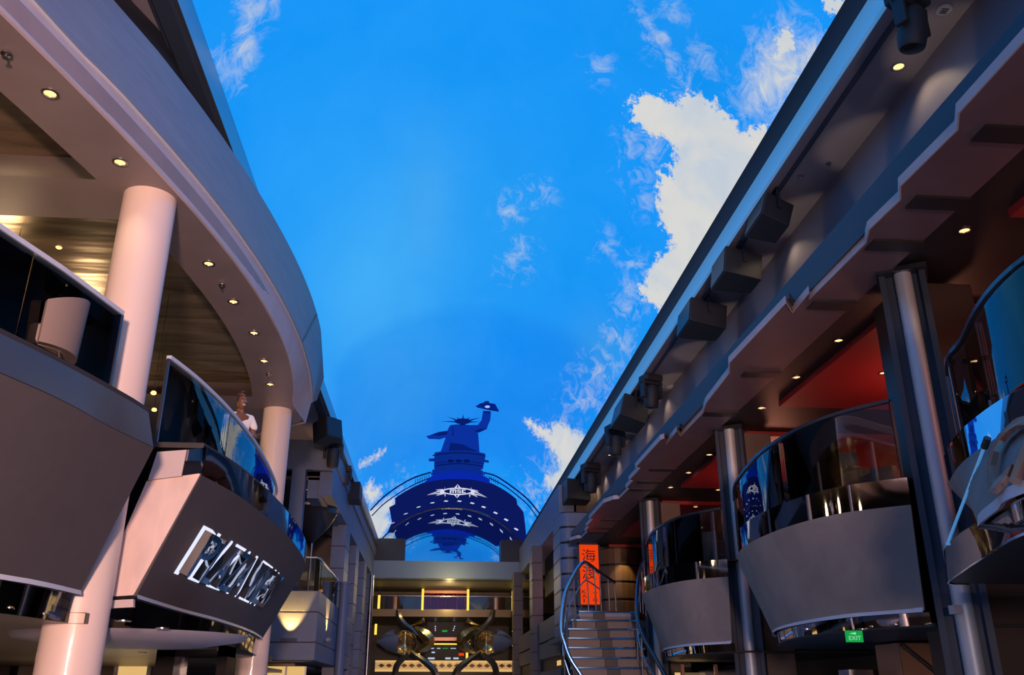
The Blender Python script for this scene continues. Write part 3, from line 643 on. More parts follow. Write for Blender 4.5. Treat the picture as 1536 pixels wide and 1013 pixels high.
# ------------------------------------------------------------------ person on balcony B
def skin_chain(name, joints, edges, mat_, parent, sub=2):
    o0 = Vector(parent['_o']); me = bpy.data.meshes.new(name); me.from_pydata([tuple(Vector(j[0])-o0) for j in joints], edges, [])
    o = bpy.data.objects.new(name, me); COL.objects.link(o); o.parent = parent; me.materials.append(mat_); o['_o'] = tuple(o0)
    m = o.modifiers.new('skin', 'SKIN'); m.use_smooth_shade = True
    for i, (j, r) in enumerate(joints):
        sv = me.skin_vertices[0].data[i]; sv.radius = (r, r) if not isinstance(r, tuple) else r; sv.use_root = (i == 0)
    ss_ = o.modifiers.new('sub', 'SUBSURF'); ss_.levels = sub; ss_.render_levels = sub
    return o
def person(px, py, Y, floor_h):
    hd = W(px, py, Y=Y); bx, by, fz = hd.x, hd.y, floor_h+EZ; H = hd.z-fz
    t = thing('person', 'person with tied-up dark hair and white shirt leaning at the balcony railing', 'person', (bx, by, fz))
    P = lambda x, y, z: (bx+x, by+y, fz+z)
    # faces +x/-y : toward the promenade and the camera
    f = Vector((.62, -.78, 0)); r = Vector((.78, .62, 0))
    Q = lambda a, b, z: tuple(Vector((bx, by, fz+z))+r*a+f*b)
    H2 = H+.02
    J = [(Q(0, -.06, H2*.56), (.15, .11)), (Q(0, -.04, H2*.68), (.14, .10)), (Q(0, 0, H2*.82), (.15, .10)), (Q(0, .0, H2*.89), .07), (Q(0, .03, H-.07), .050),
         (Q(.19, .01, H2*.86), .055), (Q(.25, .08, H2*.665), .042), (Q(.16, .20, H2*.665), .033), (Q(.15, .235, H2*.645), .03),
         (Q(-.19, .01, H2*.86), .055), (Q(-.25, .08, H2*.665), .042), (Q(-.16, .20, H2*.665), .033), (Q(-.15, .235, H2*.645), .03),
         (Q(.09, -.05, H2*.50), .09), (Q(.10, 0, H2*.28), .062), (Q(.10, -.03, .08), .042), (Q(.10, .10, .035), .035),
         (Q(-.09, -.05, H2*.50), .09), (Q(-.10, 0, H2*.28), .062), (Q(-.10, -.03, .08), .042), (Q(-.10, .10, .035), .035)]
    E = [(0,1),(1,2),(2,3),(3,4),(2,5),(5,6),(6,7),(7,8),(2,9),(9,10),(10,11),(11,12),(0,13),(13,14),(14,15),(15,16),(0,17),(17,18),(18,19),(19,20)]
    skin_chain('body', J, E, M['skin'], t)
    for sgn in (1, -1):
        for k in range(4):
            a = sgn*(.125+.02*k); ln = (.07, .085, .08, .065)[k]
            skin_chain('finger', [(Q(a, .245, H2*.645), .010), (Q(a, .245+ln*.6, H2*.652), .009), (Q(a, .245+ln, H2*.632), .007)], [(0, 1), (1, 2)], M['skin'], t, 1)
        skin_chain('thumb', [(Q(sgn*.125, .215, H2*.645), .012), (Q(sgn*.095, .245, H2*.645), .010), (Q(sgn*.085, .275, H2*.637), .008)], [(0, 1), (1, 2)], M['skin'], t, 1)
    S = [(Q(0, -.06, H2*.54), (.19, .145)), (Q(0, -.03, H2*.68), (.175, .13)), (Q(0, 0, H2*.81), (.19, .13)), (Q(0, .01, H2*.885), (.09, .08)),
         (Q(.20, .01, H2*.85), .078), (Q(.26, .07, H2*.73), .065), (Q(-.20, .01, H2*.85), .078), (Q(-.26, .07, H2*.73), .065)]
    skin_chain('shirt', S, [(0,1),(1,2),(2,3),(2,4),(4,5),(2,6),(6,7)], M['shirt'], t)
    T = [(Q(0, -.06, H2*.56), (.17, .13)), (Q(.10, -.05, H2*.48), .11), (Q(.105, 0, H2*.28), .082), (Q(.10, -.03, .10), .065), (Q(-.10, -.05, H2*.48), .11), (Q(-.105, 0, H2*.28), .082), (Q(-.10, -.03, .10), .065)]
    skin_chain('trousers', T, [(0,1),(1,2),(2,3),(0,4),(4,5),(5,6)], M['trousers'], t)
    # head
    n = 24; hc = Vector(Q(0, .04, H+.0)); V, F = [], []
    R3 = Matrix(((r.x, f.x, 0), (r.y, f.y, 0), (0, 0, 1)))
    for i in range(n+1):
        th = PI*i/n; z = math.cos(th)
        for k in range(n):
            ph = 2*PI*k/n; x, y = math.sin(th)*math.cos(ph), math.sin(th)*math.sin(ph)
            w_ = .078*(1-.22*max(0, -z)**1.3); dpt = .098*(1-.12*max(0, -z))
            X, Yy, Z = x*w_, y*dpt, z*.122
            if y > .3: Yy += .020*math.exp(-((x/.16)**2+((z+.12)/.18)**2)); Yy += .008*math.exp(-((x/.35)**2+((z+.50)/.10)**2)); Yy -= .010*math.exp(-(((abs(x)-.4)/.2)**2+((z-.08)/.14)**2)); Yy += .012*math.exp(-((x/.4)**2+((z+.85)/.15)**2))
            V.append(tuple(hc+R3@Vector((X, Yy, Z))))
    F = [(i*n+k, i*n+(k+1) % n, (i+1)*n+(k+1) % n, (i+1)*n+k) for i in range(n) for k in range(n)]
    head = mk('head', (V, F), M['skin'], t, smooth=True)
    def ellip(c, rx, ry, rz, n_=12):
        v_, f_ = lathe([(max(math.sin(PI*i/n_), .001), -math.cos(PI*i/n_)) for i in range(n_+1)], 14, False)
        return [tuple(hc+R3@(Vector(c)+Vector((x*rx, y*ry, z*rz)))) for x, y, z in v_], f_
    for sx in (-1, 1):
        mk('eye', ellip((sx*.031, .083, .012), .013, .008, .008), M['eye_white'], head, smooth=True)
        mk('pupil', ellip((sx*.031, .090, .012), .006, .004, .006), M['hair'], head, smooth=True)
        mk('eyebrow', ellip((sx*.032, .088, .034), .018, .006, .004), M['hair'], head, smooth=True)
        mk('ear', ellip((sx*.078, 0, -.005), .010, .020, .030), M['skin'], head, smooth=True)
    mk('mouth', ellip((0, .092, -.058), .026, .007, .007), M['eye_white'], head, smooth=True)['label'] = 'open smile'
    gl = [tube([tuple(hc+R3@Vector((sx*.034+.024*math.cos(a*PI/8), .100, .010+.018*math.sin(a*PI/8)))) for a in range(17)], .0018, 5) for sx in (-1, 1)]
    gl += [tube([tuple(hc+R3@Vector((-.012, .101, .014))), tuple(hc+R3@Vector((.012, .101, .014)))], .0018, 5)]
    gl += [tube([tuple(hc+R3@Vector((sx*.057, .100, .014))), tuple(hc+R3@Vector((sx*.080, .01, .010)))], .0018, 5) for sx in (-1, 1)]
    mk('glasses', join(*gl), M['chrome'], head)
    # hair cap and bun
    Vh = []
    for i in range(n//2+2):
        th = PI*i/n
        for k in range(n):
            ph = 2*PI*k/n; x, y, z = math.sin(th)*math.cos(ph), math.sin(th)*math.sin(ph), math.cos(th)
            sink = 1.0 if (y < .35 or z > .62) else .86
            Vh.append(tuple(hc+R3@Vector((x*.087*sink, y*.106*sink-.006, z*.134*sink))))
    Fh = [(i*n+k, i*n+(k+1) % n, (i+1)*n+(k+1) % n, (i+1)*n+k) for i in range(n//2+1) for k in range(n)]
    mk('hair', (Vh, Fh), M['hair'], head, smooth=True)
    mk('hair_bun', ellip((0, -.02, .155), .062, .06, .05), M['hair'], head, smooth=True)
    mk('scrunchie', [(tuple(hc+R3@Vector(((.052+.012*math.cos(b*PI/4))*math.cos(a*PI/10), (.052+.012*math.cos(b*PI/4))*math.sin(a*PI/10)-.02, .122+.012*math.sin(b*PI/4))))) for a in range(20) for b in range(8)] and
       ([(tuple(hc+R3@Vector(((.052+.014*math.cos(b*PI/4))*math.cos(a*PI/10), (.052+.014*math.cos(b*PI/4))*math.sin(a*PI/10)-.02, .125+.014*math.sin(b*PI/4))))) for a in range(20) for b in range(8)],
        [(a*8+b, ((a+1) % 20)*8+b, ((a+1) % 20)*8+(b+1) % 8, a*8+(b+1) % 8) for a in range(20) for b in range(8)]), M['scrunchie'], head, smooth=True)
person(361, 605, 13.7, 2.62)

# ------------------------------------------------------------------ chairs and tables on balcony A
def armchair(x, y, rz, label, h=2.65):
    t = thing('armchair', label, 'chair', (x, y, h+EZ)); t['_o'] = (0, 0, 0)
    back = []
    for k in range(19):
        a = PI*(1.0*k/18); back.append((.36*math.cos(a), .34*math.sin(a)))
    B0 = [(x_, y_, .22) for x_, y_ in back]; B1 = [(x_*1.06, y_*1.06, .62+.18*math.sin(PI*k/18)) for k, (x_, y_) in enumerate(back)]
    mk('backrest', loft([B0, B1]), M['upholstery'], t, smooth=True, solid=.08)
    mk('seat', move(lathe([(.30, .22), (.33, .26), (.33, .40), (.29, .44)], 24)), M['upholstery'], t, smooth=True)
    for sx in (-1, 1):
        for sy in (-1, 1): mk('leg', tube([(sx*.2, sy*.2, .22), (sx*.24, sy*.24, 0)], .018, 8), M['steel'], t)
    t.rotation_euler = (0, 0, rz); return t
p = W(58, 500, h=3.0); armchair(p.x-.12, p.y+.2, math.radians(-60), 'brown tub armchair behind the glass of the unlettered left balcony')
p = W(8, 520, h=3.0); armchair(p.x-.5, p.y+.3, math.radians(160), 'tub armchair half cut off by the left picture edge')
def pedestal_table(x, y, h, label, top='dark_gloss', r=.35, hh=.74):
    t = thing('pedestal_table', label, 'table', (x, y, h+EZ))
    mk('tabletop', move(lathe([(r, hh-.03), (r, hh)], 28), (x, y, h+EZ)), M[top], t, smooth=True)
    mk('stem', move(lathe([(.03, .02), (.03, hh-.03)], 12), (x, y, h+EZ)), M['steel'], t, smooth=True)
    mk('foot', move(lathe([(.22, 0), (.22, .02)], 20), (x, y, h+EZ)), M['steel'], t, smooth=True)
    return t
p = W(90, 525, h=3.2); pedestal_table(p.x-.2, p.y+.4, 2.65, 'small round table beside the brown tub armchair', 'mirror')

# ------------------------------------------------------------------ LEFT interior, lower level
dl_row([(185,933),(243,944),(272,956),(212,970),(174,973),(214,980),(148,978)], .62, 'the brown lower left ceiling', 'downlights in the lower left ceiling', power=0, size=.8)
for i, (px, py, Y) in enumerate([(88,373,11.5),(51,346,12),(12,427,11),(285,525,16),(302,560,17),(230,592,13),(231,617,14.5)]):
    q = W(px, py, Y=Y); o = thing('pendant_spot', f'tiny warm point of light in the dark left gallery interior, {["upper left","beside the rail end","behind the near glass","right of the big column","above the sign balcony rail","left of the glass post","lowest behind the glass post"][i]}', 'lamp', q)
    mk('lamp_disc', move(lathe([(.03, 0), (.045, .02), (.03, .05)], 10), q), M['lamp'], o); mk('cord', tube([(q.x, q.y, q.z+.05), (q.x, q.y, 6.1+EZ if q.y < 19 else 5.5+EZ)], .004, 4), M['black'], o)
def slabbox(name, label, cat, g, m, **k):
    return tag(mk(name, g, M[m], **k), label, cat)
struct('wall_left_inner', run(-10.3, -4.9, 24.5, 24.8, -1.6, .62), mat('wall_warm', (.12, .10, .08, 1), .5))
pt = W(200, 1004, Y=24.4); d_ = thing('lit_doorway', 'small lit doorway far inside under the left balconies', 'doorway', (pt.x, 24.4, 0))
mk('lit_panel', box(pt.x-.35, pt.x+.35, 24.38, 24.44, .1, pt.z+.1), M['warm_panel'], d_)
mk('frame', join(box(pt.x-.45, pt.x-.35, 24.34, 24.45, 0, pt.z+.2), box(pt.x+.35, pt.x+.45, 24.34, 24.45, 0, pt.z+.2), box(pt.x-.45, pt.x+.45, 24.34, 24.45, pt.z+.1, pt.z+.2)), M['steel'], d_)
pt0 = W(240, 965, Y=15); pt1 = W(345, 970, Y=15)
kk = thing('shop_portal', 'dark glossy shop portal under the lettered balcony', 'portal', ((pt0.x+pt1.x)/2, 15, 0))
mk('frame', join(box(pt0.x, pt0.x+.28, 14.9, 15.5, 0, pt0.z), box(pt1.x-.15, pt1.x, 14.9, 15.5, 0, pt0.z), box(pt0.x, pt1.x, 14.9, 15.5, pt0.z-.2, pt0.z)), M['dark_gloss'], kk)
mk('glass_front', box(pt0.x+.28, pt1.x-.15, 15.3, 15.32, 0, pt0.z-.2), M['glass_smoke'], kk)
q = W(155, 945, h=.62); o = thing('ceiling_dome', 'broad round bowl recessed in the brown lower left ceiling', 'ceiling fixture', (q.x, q.y+1, .6+EZ))
mk('bowl', move(lathe([(1.3, .02), (1.25, -.03), (.8, -.1), (.0, -.12)], 40), (q.x, q.y+1, .6+EZ)), M['ceiling_grey'], o, smooth=True)
for y_ in (6.5, 12.5, 16): light('gallery_fill', 'POINT', (-6.8, y_, EZ+4.6), (0, 0, 0), 55, (1, .68, .38), .25)  # added warm fill that brightens the bronze gallery ceiling, no fixtures
light('lower_left_fill', 'AREA', (-6.5, 14, EZ+.5), (-6.5, 14, -1), 40, (1, .7, .4), 3)
light('lower_left_fill', 'AREA', (-6.5, 20, .2), (-6.0, 20, 3), 25, (1, .7, .4), 2)

# ------------------------------------------------------------------ LEFT far facade (Y 33..60)
XF = -4.05
# stone balcony box
def facade_box():
    t = thing('stone_balcony', 'blue-grey stone balcony box with wall lights, far left', 'balcony', (-6, 36, EZ+1.0))
    y0 = 32.6; z = [1.02, 1.62, 2.62, 3.35]
    for a, b in zip(z, z[1:]):
        mk('stone_course', prism([(XF, y0), (XF, 46), (XF-.3, 46), (XF-.3, y0+.3), (-9.5, y0+.3), (-9.5, y0)], a+EZ+.02, b+EZ-.02), M['stone'], t, bevel=.01)
    mk('joint', prism([(XF-.02, y0+.02), (XF-.02, 46), (XF-.25, 46), (XF-.25, y0+.25), (-9.5, y0+.25), (-9.5, y0+.02)], 1.05+EZ, 3.3+EZ), M['black'], t)
    mk('deck', run(-9.5, XF-.05, y0+.05, 46, 1.0, 1.1), M['dark'], t)
    return t
facade_box()
struct('ceiling_far_left', join(run(-10.4, -4.9, 34.1, 60, .88, .98)), M['stone_warm'])
def sconce(p, n, label):
    t = thing('wall_sconce', label, 'lamp', p, 'up-lighting wall sconces')
    a = Vector(n).normalized(); sx = .28
    tdir = Vector((-a.y, a.x, 0))
    poly = [p+tdir*sx, p-tdir*sx, p-tdir*sx+a*.16, p+tdir*sx+a*.16]
    mk('housing', ([tuple(q) for q in poly]+[(q.x, q.y, q.z-.12) for q in [p+tdir*sx*.9, p-tdir*sx*.9, p-tdir*sx*.9+a*.12, p+tdir*sx*.9+a*.12]], [(0,1,2,3),(4,5,6,7),(0,1,5,4),(1,2,6,5),(2,3,7,6),(3,0,4,7)]), M['steel'], t)
    l = light('sconce_beam', 'SPOT', p+a*.3+Vector((0, 0, .02)), p-a*.05+Vector((0, 0, .9)), 420, (1, .50, .12), .06, 62, .35)
for px, py, n, lb in ((434, 958, (0, -1, 0), 'uplight sconce on the front face of the far left stone balcony'), ):
    q = W(px, py, Y=32.55); sconce(q, n, lb)
q = W(490, 958, X=XF+.04); sconce(q, (1, 0, 0), 'uplight sconce on the side face of the far left stone balcony')
# lit doorway beneath
a_, b_ = W(401, 1000, Y=33.5), W(459, 1000, Y=33.5)
o = thing('lit_shop', 'glowing yellow shop front under the far left stone balcony', 'shop front', ((a_.x+b_.x)/2, 33.5, 0))
mk('lit_panel', box(a_.x, b_.x, 33.5, 33.55, 0, a_.z), M['warm_panel'], o); mk('transom', box(a_.x-.05, b_.x+.05, 33.44, 33.5, a_.z-.35, a_.z-.3), M['steel'], o)
for x in (a_.x, (a_.x+b_.x)/2, b_.x): mk('mullion', box(x-.03, x+.03, 33.42, 33.5, 0, a_.z), M['steel'], o)
o = tag(mk('wall_block', run(-9.5, a_.x-.1, 33.4, 34, -1.6, .95), M['dark']), 'dark wall beside the yellow shop front', 'wall')
# piers
def pier(x0, x1, y0, y1, h0, h1, label, joints=5, mt='stone', name='stone_pier'):
    t = thing(name, label, 'pier', ((x0+x1)/2, (y0+y1)/2, h0+EZ))
    n = joints; hh = (h1-h0)/n
    for k in range(n): mk('stone_block', run(x0, x1, y0, y1, h0+hh*k+.02, h0+hh*(k+1)-.02), M[mt], t)
    mk('core', run(x0+.04, x1-.04, y0+.04, y1-.04, h0, h1), M['black'], t)
    return t
pier(-4.65, XF+.02, 40.3, 42.2, -1.6, 7.0, 'square stone pier at the far left, nearest of the stone piers', 9)
pier(-4.75, XF, 46.2, 48, -1.6, 7.0, 'square stone pier at the far left, second of the stone piers', 9)
pier(-4.75, XF, 52, 54, -1.6, 7.0, 'square stone pier at the far left, third of the stone piers', 9)
pier(-4.75, XF, 57.4, 59.5, -1.6, 7.0, 'square stone pier at the far left, against the end beam', 9)
tag(mk('round_downpipe', join(cyl((-3.85, 39.4, 0), (-3.85, 39.4, EZ+4.35), .2, 16), cyl((-3.85, 39.4, EZ+4.3), (-3.85, 39.4, EZ+4.4), .23, 16)), M['stone'], smooth=True), 'slim dark blue post standing before the nearest left stone pier', 'post')
tag(mk('round_downpipe', cyl((-3.8, 55.0, 0), (-3.8, 55.0, EZ+6.6), .14, 14), M['steel'], smooth=True), 'thin tall post near the far end of the left side', 'post')
struct('wall_left_far', join(run(-5.0, -4.8, 46, YE, -1.6, 2.4), run(-5.0, -4.8, 48, YE, 4.6, 7.0)), M['stone'])
struct('trim_7', join(run(XF-.5, XF, 34, YE, 7.0, 8.3), run(XF-.35, XF+.08, 34, YE, 8.3, 9.05)), M['stone'])
# portal: cross fascia, frame beams
struct('wall_left_portal', join(run(-10.4, XF-.0, 33.6, 34.0, 7.9, 9.05), run(-5.55, -5.05, 33.6, 34.1, 3.3, 7.9)), M['stone'])
struct('trim_8', join(run(-5.0, XF-.35, 34.1, 46, 6.9, 7.7)), M['stone'])
struct('ceiling_portal', run(-10.4, XF-.45, 34.1, 60, 7.6, 7.75), M['brown'])
struct('wall_left_back', run(-10.4, -10.2, 34, 60, -1.6, 9), M['stone_warm'])
struct('wall_left_end', join(run(-10.4, -4.8, 47.2, 47.4, 2.6, 7.6)), M['stone_warm'])
dl_row([(463,735),(475,752)], 7.6, 'the brown far left portal ceiling', 'downlights in the far left portal', power=20, size=1.7)
for i, (px, py) in enumerate([(500,797),(507,808),(474,809)]):
    p = W(px, py, h=7.59); downlight(p.x, p.y, 7.6, f'tiny downlight deep in the far left portal, {["left of the pier","right one by the pier","left of the parasol lamp stem"][i]}', 'downlights in the far left portal', 25, 1.7)
# dark parasol
q = W(486, 778, Y=36.5)
o = thing('canopy_lamp', 'dark broad cone-shaped canopy on a pole, far left upper deck', 'canopy', (q.x-.4, 36.5, EZ+3.0))
mk('cone', move(lathe([(.05, -1.0), (.62, -.35), (.92, .15), (.86, .4), (.5, .6), (.05, .66)], 32), (q.x-.4, 36.5, q.z)), M['navy_black'], o, smooth=True)
mk('pole', cyl((q.x-.4, 36.5, EZ+1.1), (q.x-.4, 36.5, q.z-.9), .05), M['steel'], o, smooth=True)
# upper far balustrade
balustrade('small glass railing on top of the far left stone balcony', [(x, y) for x, y, _ in [(p.x, p.y, 0) for p in spline([(-5.3,32.9,0),(-4.6,32.9,0),(-4.25,32.95,0),(-4.2,33.6,0),(-4.2,36,0),(-4.2,40,0)], 25)]], 3.35, 4.5, 4, rail='blue_edge')
# ceiling vent
q = W(471, 662, h=9.04); o = thing('ceiling_vent', 'round grey ceiling vent above the far left portal', 'vent', q)
mk('disc', move(lathe([(.16, 0), (.16, -.03), (.1, -.04)], 24), q), M['trim_light'], o); mk('core', move(lathe([(.06, -.04), (.06, -.06)], 16), q), M['dark'], o)

# ------------------------------------------------------------------ speakers and moving-head lights
def moving_head(x, y, h, s, tilt, rz, label, group=None):
    t = thing('stage_light', label, 'stage light', (x, y, h+EZ), group or 'moving head stage lights'); t['_o'] = (0, 0, 0)
    mk('base', join(box(-.2, .2, -.16, .16, -.14, 0)), M['speaker'], t, bevel=.03)
    arms = join(box(-.23, -.17, -.07, .07, -.48, -.12), box(.17, .23, -.07, .07, -.48, -.12), box(-.23, .23, -.08, .08, -.2, -.13))
    mk('yoke', arms, M['speaker'], t, bevel=.015)
    R = Matrix.Translation((0, 0, -.42)) @ Matrix.Rotation(tilt, 4, 'X')
    hd = mk('head', move(lathe([(.02, .23), (.10, .20), (.145, .10), (.15, -.12), (.135, -.24), (.12, -.26)], 24), M=R), M['speaker'], t, smooth=True)
    hd['_o'] = (0, 0, 0)
    mk('lens', move(lathe([(.11, -.262), (.06, -.275), (.001, -.28)], 20), M=R), M['dark_gloss'], hd, smooth=True)
    t.scale = (s,)*3; t.rotation_euler = (0, 0, rz); return t
def box_speaker(x, y, h, w_, d_, hh, rz, tilt, label):
    t = thing('loudspeaker', label, 'speaker', (x, y, h+EZ), 'black loudspeakers'); t['_o'] = (0, 0, 0)
    R = Matrix.Translation((0, 0, -.18-hh/2)) @ Matrix.Rotation(tilt, 4, 'Y')
    pr = prism([(-d_/2, -w_/2), (d_/2, -w_/2*.72), (d_/2, w_/2*.72), (-d_/2, w_/2)], -hh/2, hh/2)
    mk('cabinet', move(pr, M=R), M['speaker'], t, bevel=.02)
    mk('grille', move(box(-d_/2-.015, -d_/2-.005, -w_/2+.03, w_/2-.03, -hh/2+.03, hh/2-.03), M=R), M['navy_black'], t)
    mk('bracket', join(box(-.03, .03, -w_/2-.03, -w_/2-.01, -.2-hh/2, 0), box(-.03, .03, w_/2+.01, w_/2+.03, -.2-hh/2, 0), box(-.04, .04, -w_/2-.03, w_/2+.03, -.02, 0)), M['rail_dark'], t)
    t.rotation_euler = (0, 0, rz); return t
H9 = 9.04
def at_ceiling(px, py, drop): return W(px, py, h=H9-drop)
p = at_ceiling(1368, 36, .5); moving_head(p.x, p.y, H9, 1.3, math.radians(12), math.radians(30), 'large black moving stage light nearest the camera under the right eave')
p = at_ceiling(1155, 328, .4); box_speaker(p.x, p.y, H9, 1.0, .6, .5, math.radians(0), math.radians(18), 'black faceted loudspeaker beside a downlight, nearest on the right eave')
p = at_ceiling(1106, 408, .5); box_speaker(p.x, p.y, H9, 1.0, .85, .62, math.radians(0), math.radians(8), 'black box loudspeaker on the right eave, middle of the near three')
p = at_ceiling(1054, 482, .5); box_speaker(p.x, p.y, H9, 1.2, .95, .62, math.radians(0), math.radians(8), 'black box loudspeaker on the right eave, farthest of the near three')
for px, py, s, lb in ((977,585,1.5,'moving stage light just beyond the three box speakers'),(923,657,1.6,'slim moving stage light between two right eave downlights, mid row'),(886,712,1.8,'moving stage light near the far end of the right eave')):
    p = at_ceiling(px, py, .45); moving_head(p.x, p.y, H9, s, math.radians(10), math.radians(20), lb)
p = at_ceiling(946, 620, .5); box_speaker(p.x, p.y, H9, 1.7, .9, .75, 0, math.radians(15), 'black faceted loudspeaker between the first and second small stage lights')
p = at_ceiling(862, 742, .6); box_speaker(p.x, p.y, H9, 3.0, 1.1, .9, 0, 0, 'black box loudspeaker at the far end of the right eave')
p = at_ceiling(490, 645, .5); box_speaker(p.x, p.y, H9, .75, .8, .75, math.radians(140), math.radians(10), 'rounded dark loudspeaker under the left eave past the canopy')
p = at_ceiling(500, 680, .55); moving_head(p.x, p.y, H9, 1.6, math.radians(10), 0, 'dark stage light under the left eave next to the rounded loudspeaker')
p = at_ceiling(518, 715, .45); moving_head(p.x, p.y, H9, 1.2, math.radians(20), 0, 'small dark stage light farther along the left eave')
p = at_ceiling(528, 738, .5); box_speaker(p.x, p.y, H9, 1.5, .8, .8, math.radians(180), 0, 'dark box loudspeaker farther along the left eave')
struct('trim_9', run(6.34, 6.40, -10, 44, 8.98, 9.05), M['trim_navy'])
dl_row([(1348,100),(1163,350),(985,590),(958,625),(915,683),(898,708),(885,723)], 9.05, 'the grey ceiling under the right eave', 'downlights under the right eave', power=30, size=1.35)
q = W(1416, 14, h=9.04); o = thing('ceiling_loudspeaker', 'round slotted grille flush in the right ceiling near the top edge', 'ceiling speaker', q)
mk('rim', move(lathe([(.11, 0), (.11, -.015), (.08, -.02)], 24), q), M['trim_light'], o); mk('slots', join(*[box(q.x-.05, q.x+.05, q.y+d, q.y+d+.015, q.z-.03, q.z-.018) for d in (-.04, 0, .04)]), M['dark'], o)
for i, (px, py) in enumerate([(1243,245),(1201,264),(1016,548)]):
    q = W(px, py, h=9.04); o = thing('sprinkler', f'tiny sprinkler head in the grey right ceiling, {ORD[i]}', 'sprinkler', q)
    mk('collar', move(lathe([(.05, 0), (.05, -.015), (.02, -.02)], 12), q), M['steel'], o); mk('nozzle', move(lathe([(.012, -.02), (.012, -.05), (.03, -.055)], 10), q), M['steel'], o)
q = W(1007, 580, h=9.04); o = thing('ceiling_vent', 'small round grey disc in the right ceiling beyond the box speakers', 'vent', q)
mk('disc', move(lathe([(.16, 0), (.16, -.03), (.1, -.04)], 24), q), M['trim_light'], o)

# ------------------------------------------------------------------ RIGHT upper stepped slab
steps = [W(px, py, h=5.5) for px, py in [(1536,65),(1440,170),(1438,195),(1352,280),(1352,300),(1305,345),(1300,365),(1215,450),(1215,440),(1190,470),(1180,455),(1095,545),(1095,560),(1060,605),(1055,620),(1022,655),(1016,647),(1000,668),(997,658)]]
sp = [(p.x, p.y) for p in steps]; sp[0] = (sp[0][0], sp[0][1])
near = [(5.18, -8), (5.18, -1), (5.34, -.8), (5.34, 1.0), (5.5, 1.2), (5.5, 3.9), (5.2, 4.0)]
last = sp[-1][1]; far = []
for base_y in (0, 7.4, 14.8, 22.2, 29.6):
    for dx, dy in ((5.16, .15), (5.16, 2.9), (5.30, 3.0), (5.30, 4.4), (5.42, 4.5), (5.42, 5.4), (5.52, 5.5), (5.52, 6.9), (5.36, 7.0)):
        if last+base_y+dy < 35.5: far.append((dx, last+base_y+dy))
edge = near+sp+far+[(5.4, 36)]
slab = thing('stepped_cornice', 'long stepped cornice with a zigzag lower edge on the right', 'cornice', (5.6, 20, EZ+5.5))
pl = edge+[(6.25, 36), (6.25, -8)]
mk('soffit_board', prism(pl, 5.52+EZ, 5.6+EZ), M['brown'], slab)['label'] = 'brown underside boards'
ez = [Vector((x, y, 0)) for x, y in edge]
mk('zigzag_edge', loft([[(x-.012, y, 5.50+EZ) for x, y in edge], [(x-.012, y, 5.62+EZ) for x, y in edge]]), M['plaster_pale'], slab, solid=.02)['label'] = 'pale zigzag lower edge'
mk('fascia', run(5.46, 5.56, -8, 36, 5.6, 6.1), M['fascia_dark'], slab)['label'] = 'dark straight fascia'
mk('fascia_base', prism([(x+.06, y) for x, y in edge]+[(6.2, 36), (6.2, -8)], 5.6+EZ, 5.7+EZ), M['fascia_dark'], slab)
grooves = []
for y in [sp[2][1]-.1, sp[4][1]-.1, sp[6][1]-.1, sp[10][1]-.1, sp[12][1]-.1, sp[14][1]-.1]+[last+b+d for b in (0, 7.4, 14.8, 22.2) for d in (2.95, 4.45, 5.45) if last+b+d < 35]:
    grooves.append(run(5.58, 6.25, y, y+.28, 5.49, 5.52))
mk('cross_rib', join(*grooves), M['dark'], slab)
struct('ceiling_right_gallery', join(run(6.2, 12.4, -8, 40, 5.62, 5.75), run(5.6, 7.3, -8, 36, 5.95, 6.05)), M['dark'])
struct('ceiling_red', join(run(6.98, 12.4, 1.6, 9.1, 5.5, 5.61), run(6.98, 12.4, 11.9, 17.0, 5.5, 5.61), run(6.98, 12.4, 19.2, 24.8, 5.5, 5.61), run(6.98, 12.4, 27.2, 33.5, 5.5, 5.61), run(6.98, 12.4, 36, 40, 5.5, 5.61)), M['red'])
for i, (px, py) in enumerate([(1447,347),(1258,512),(1195,567),(1142,613)]):
    p = W(px, py, h=5.6); downlight(p.x, p.y, 5.62, f'small square-looking warm downlight beside the right pier tops, {ORD[i]}', 'downlights beside the right piers', 22, 1.1)
for i, (px, py) in enumerate([(1325,560),(1272,693),(1216,654)]):
    p = W(px, py, h=5.49); downlight(p.x, p.y, 5.5, f'warm downlight in the red right-hand ceiling, {["high beside the column","lowest behind the glass","left behind the glass"][i]}', 'downlights in the red ceilings', 14, 1.1)
for i, (px, py) in enumerate([(1064,683),(1033,710),(1077,729),(1043,755),(1006,732),(1051,787),(1088,806)]):
    p = W(px, py, h=5.6); downlight(p.x, p.y, 5.49 if p.x > 6.98 else 5.62, f'distant warm downlight between the middle and far right columns, {["topmost","left of the topmost","beside the middle column","low behind the glass","far left","lowest","lowest right"][i]}', 'downlights far along the right gallery', 10, 1.3)
# uplights on the cornice ledge
for k in range(10):
    y = 9.95+2.6*k; o = thing('cove_uplight', 'small cove uplight tucked behind the stepped right cornice, washing the wall above', 'lamp', (7.12, y, EZ+6.05), 'cove uplights')
    mk('housing', move(lathe([(.05, 0), (.06, .08)], 12), (7.12, y, EZ+6.05)), M['steel'], o); mk('lens', move(lathe([(.045, .081), (.04, .083)], 12), (7.12, y, EZ+6.05)), M['lamp'], o)
    light('cove_beam', 'SPOT', (6.85, y, EZ+6.5), (7.3, y+.1, EZ+8.6), 42, (1, .72, .48), .03, 44, .55)

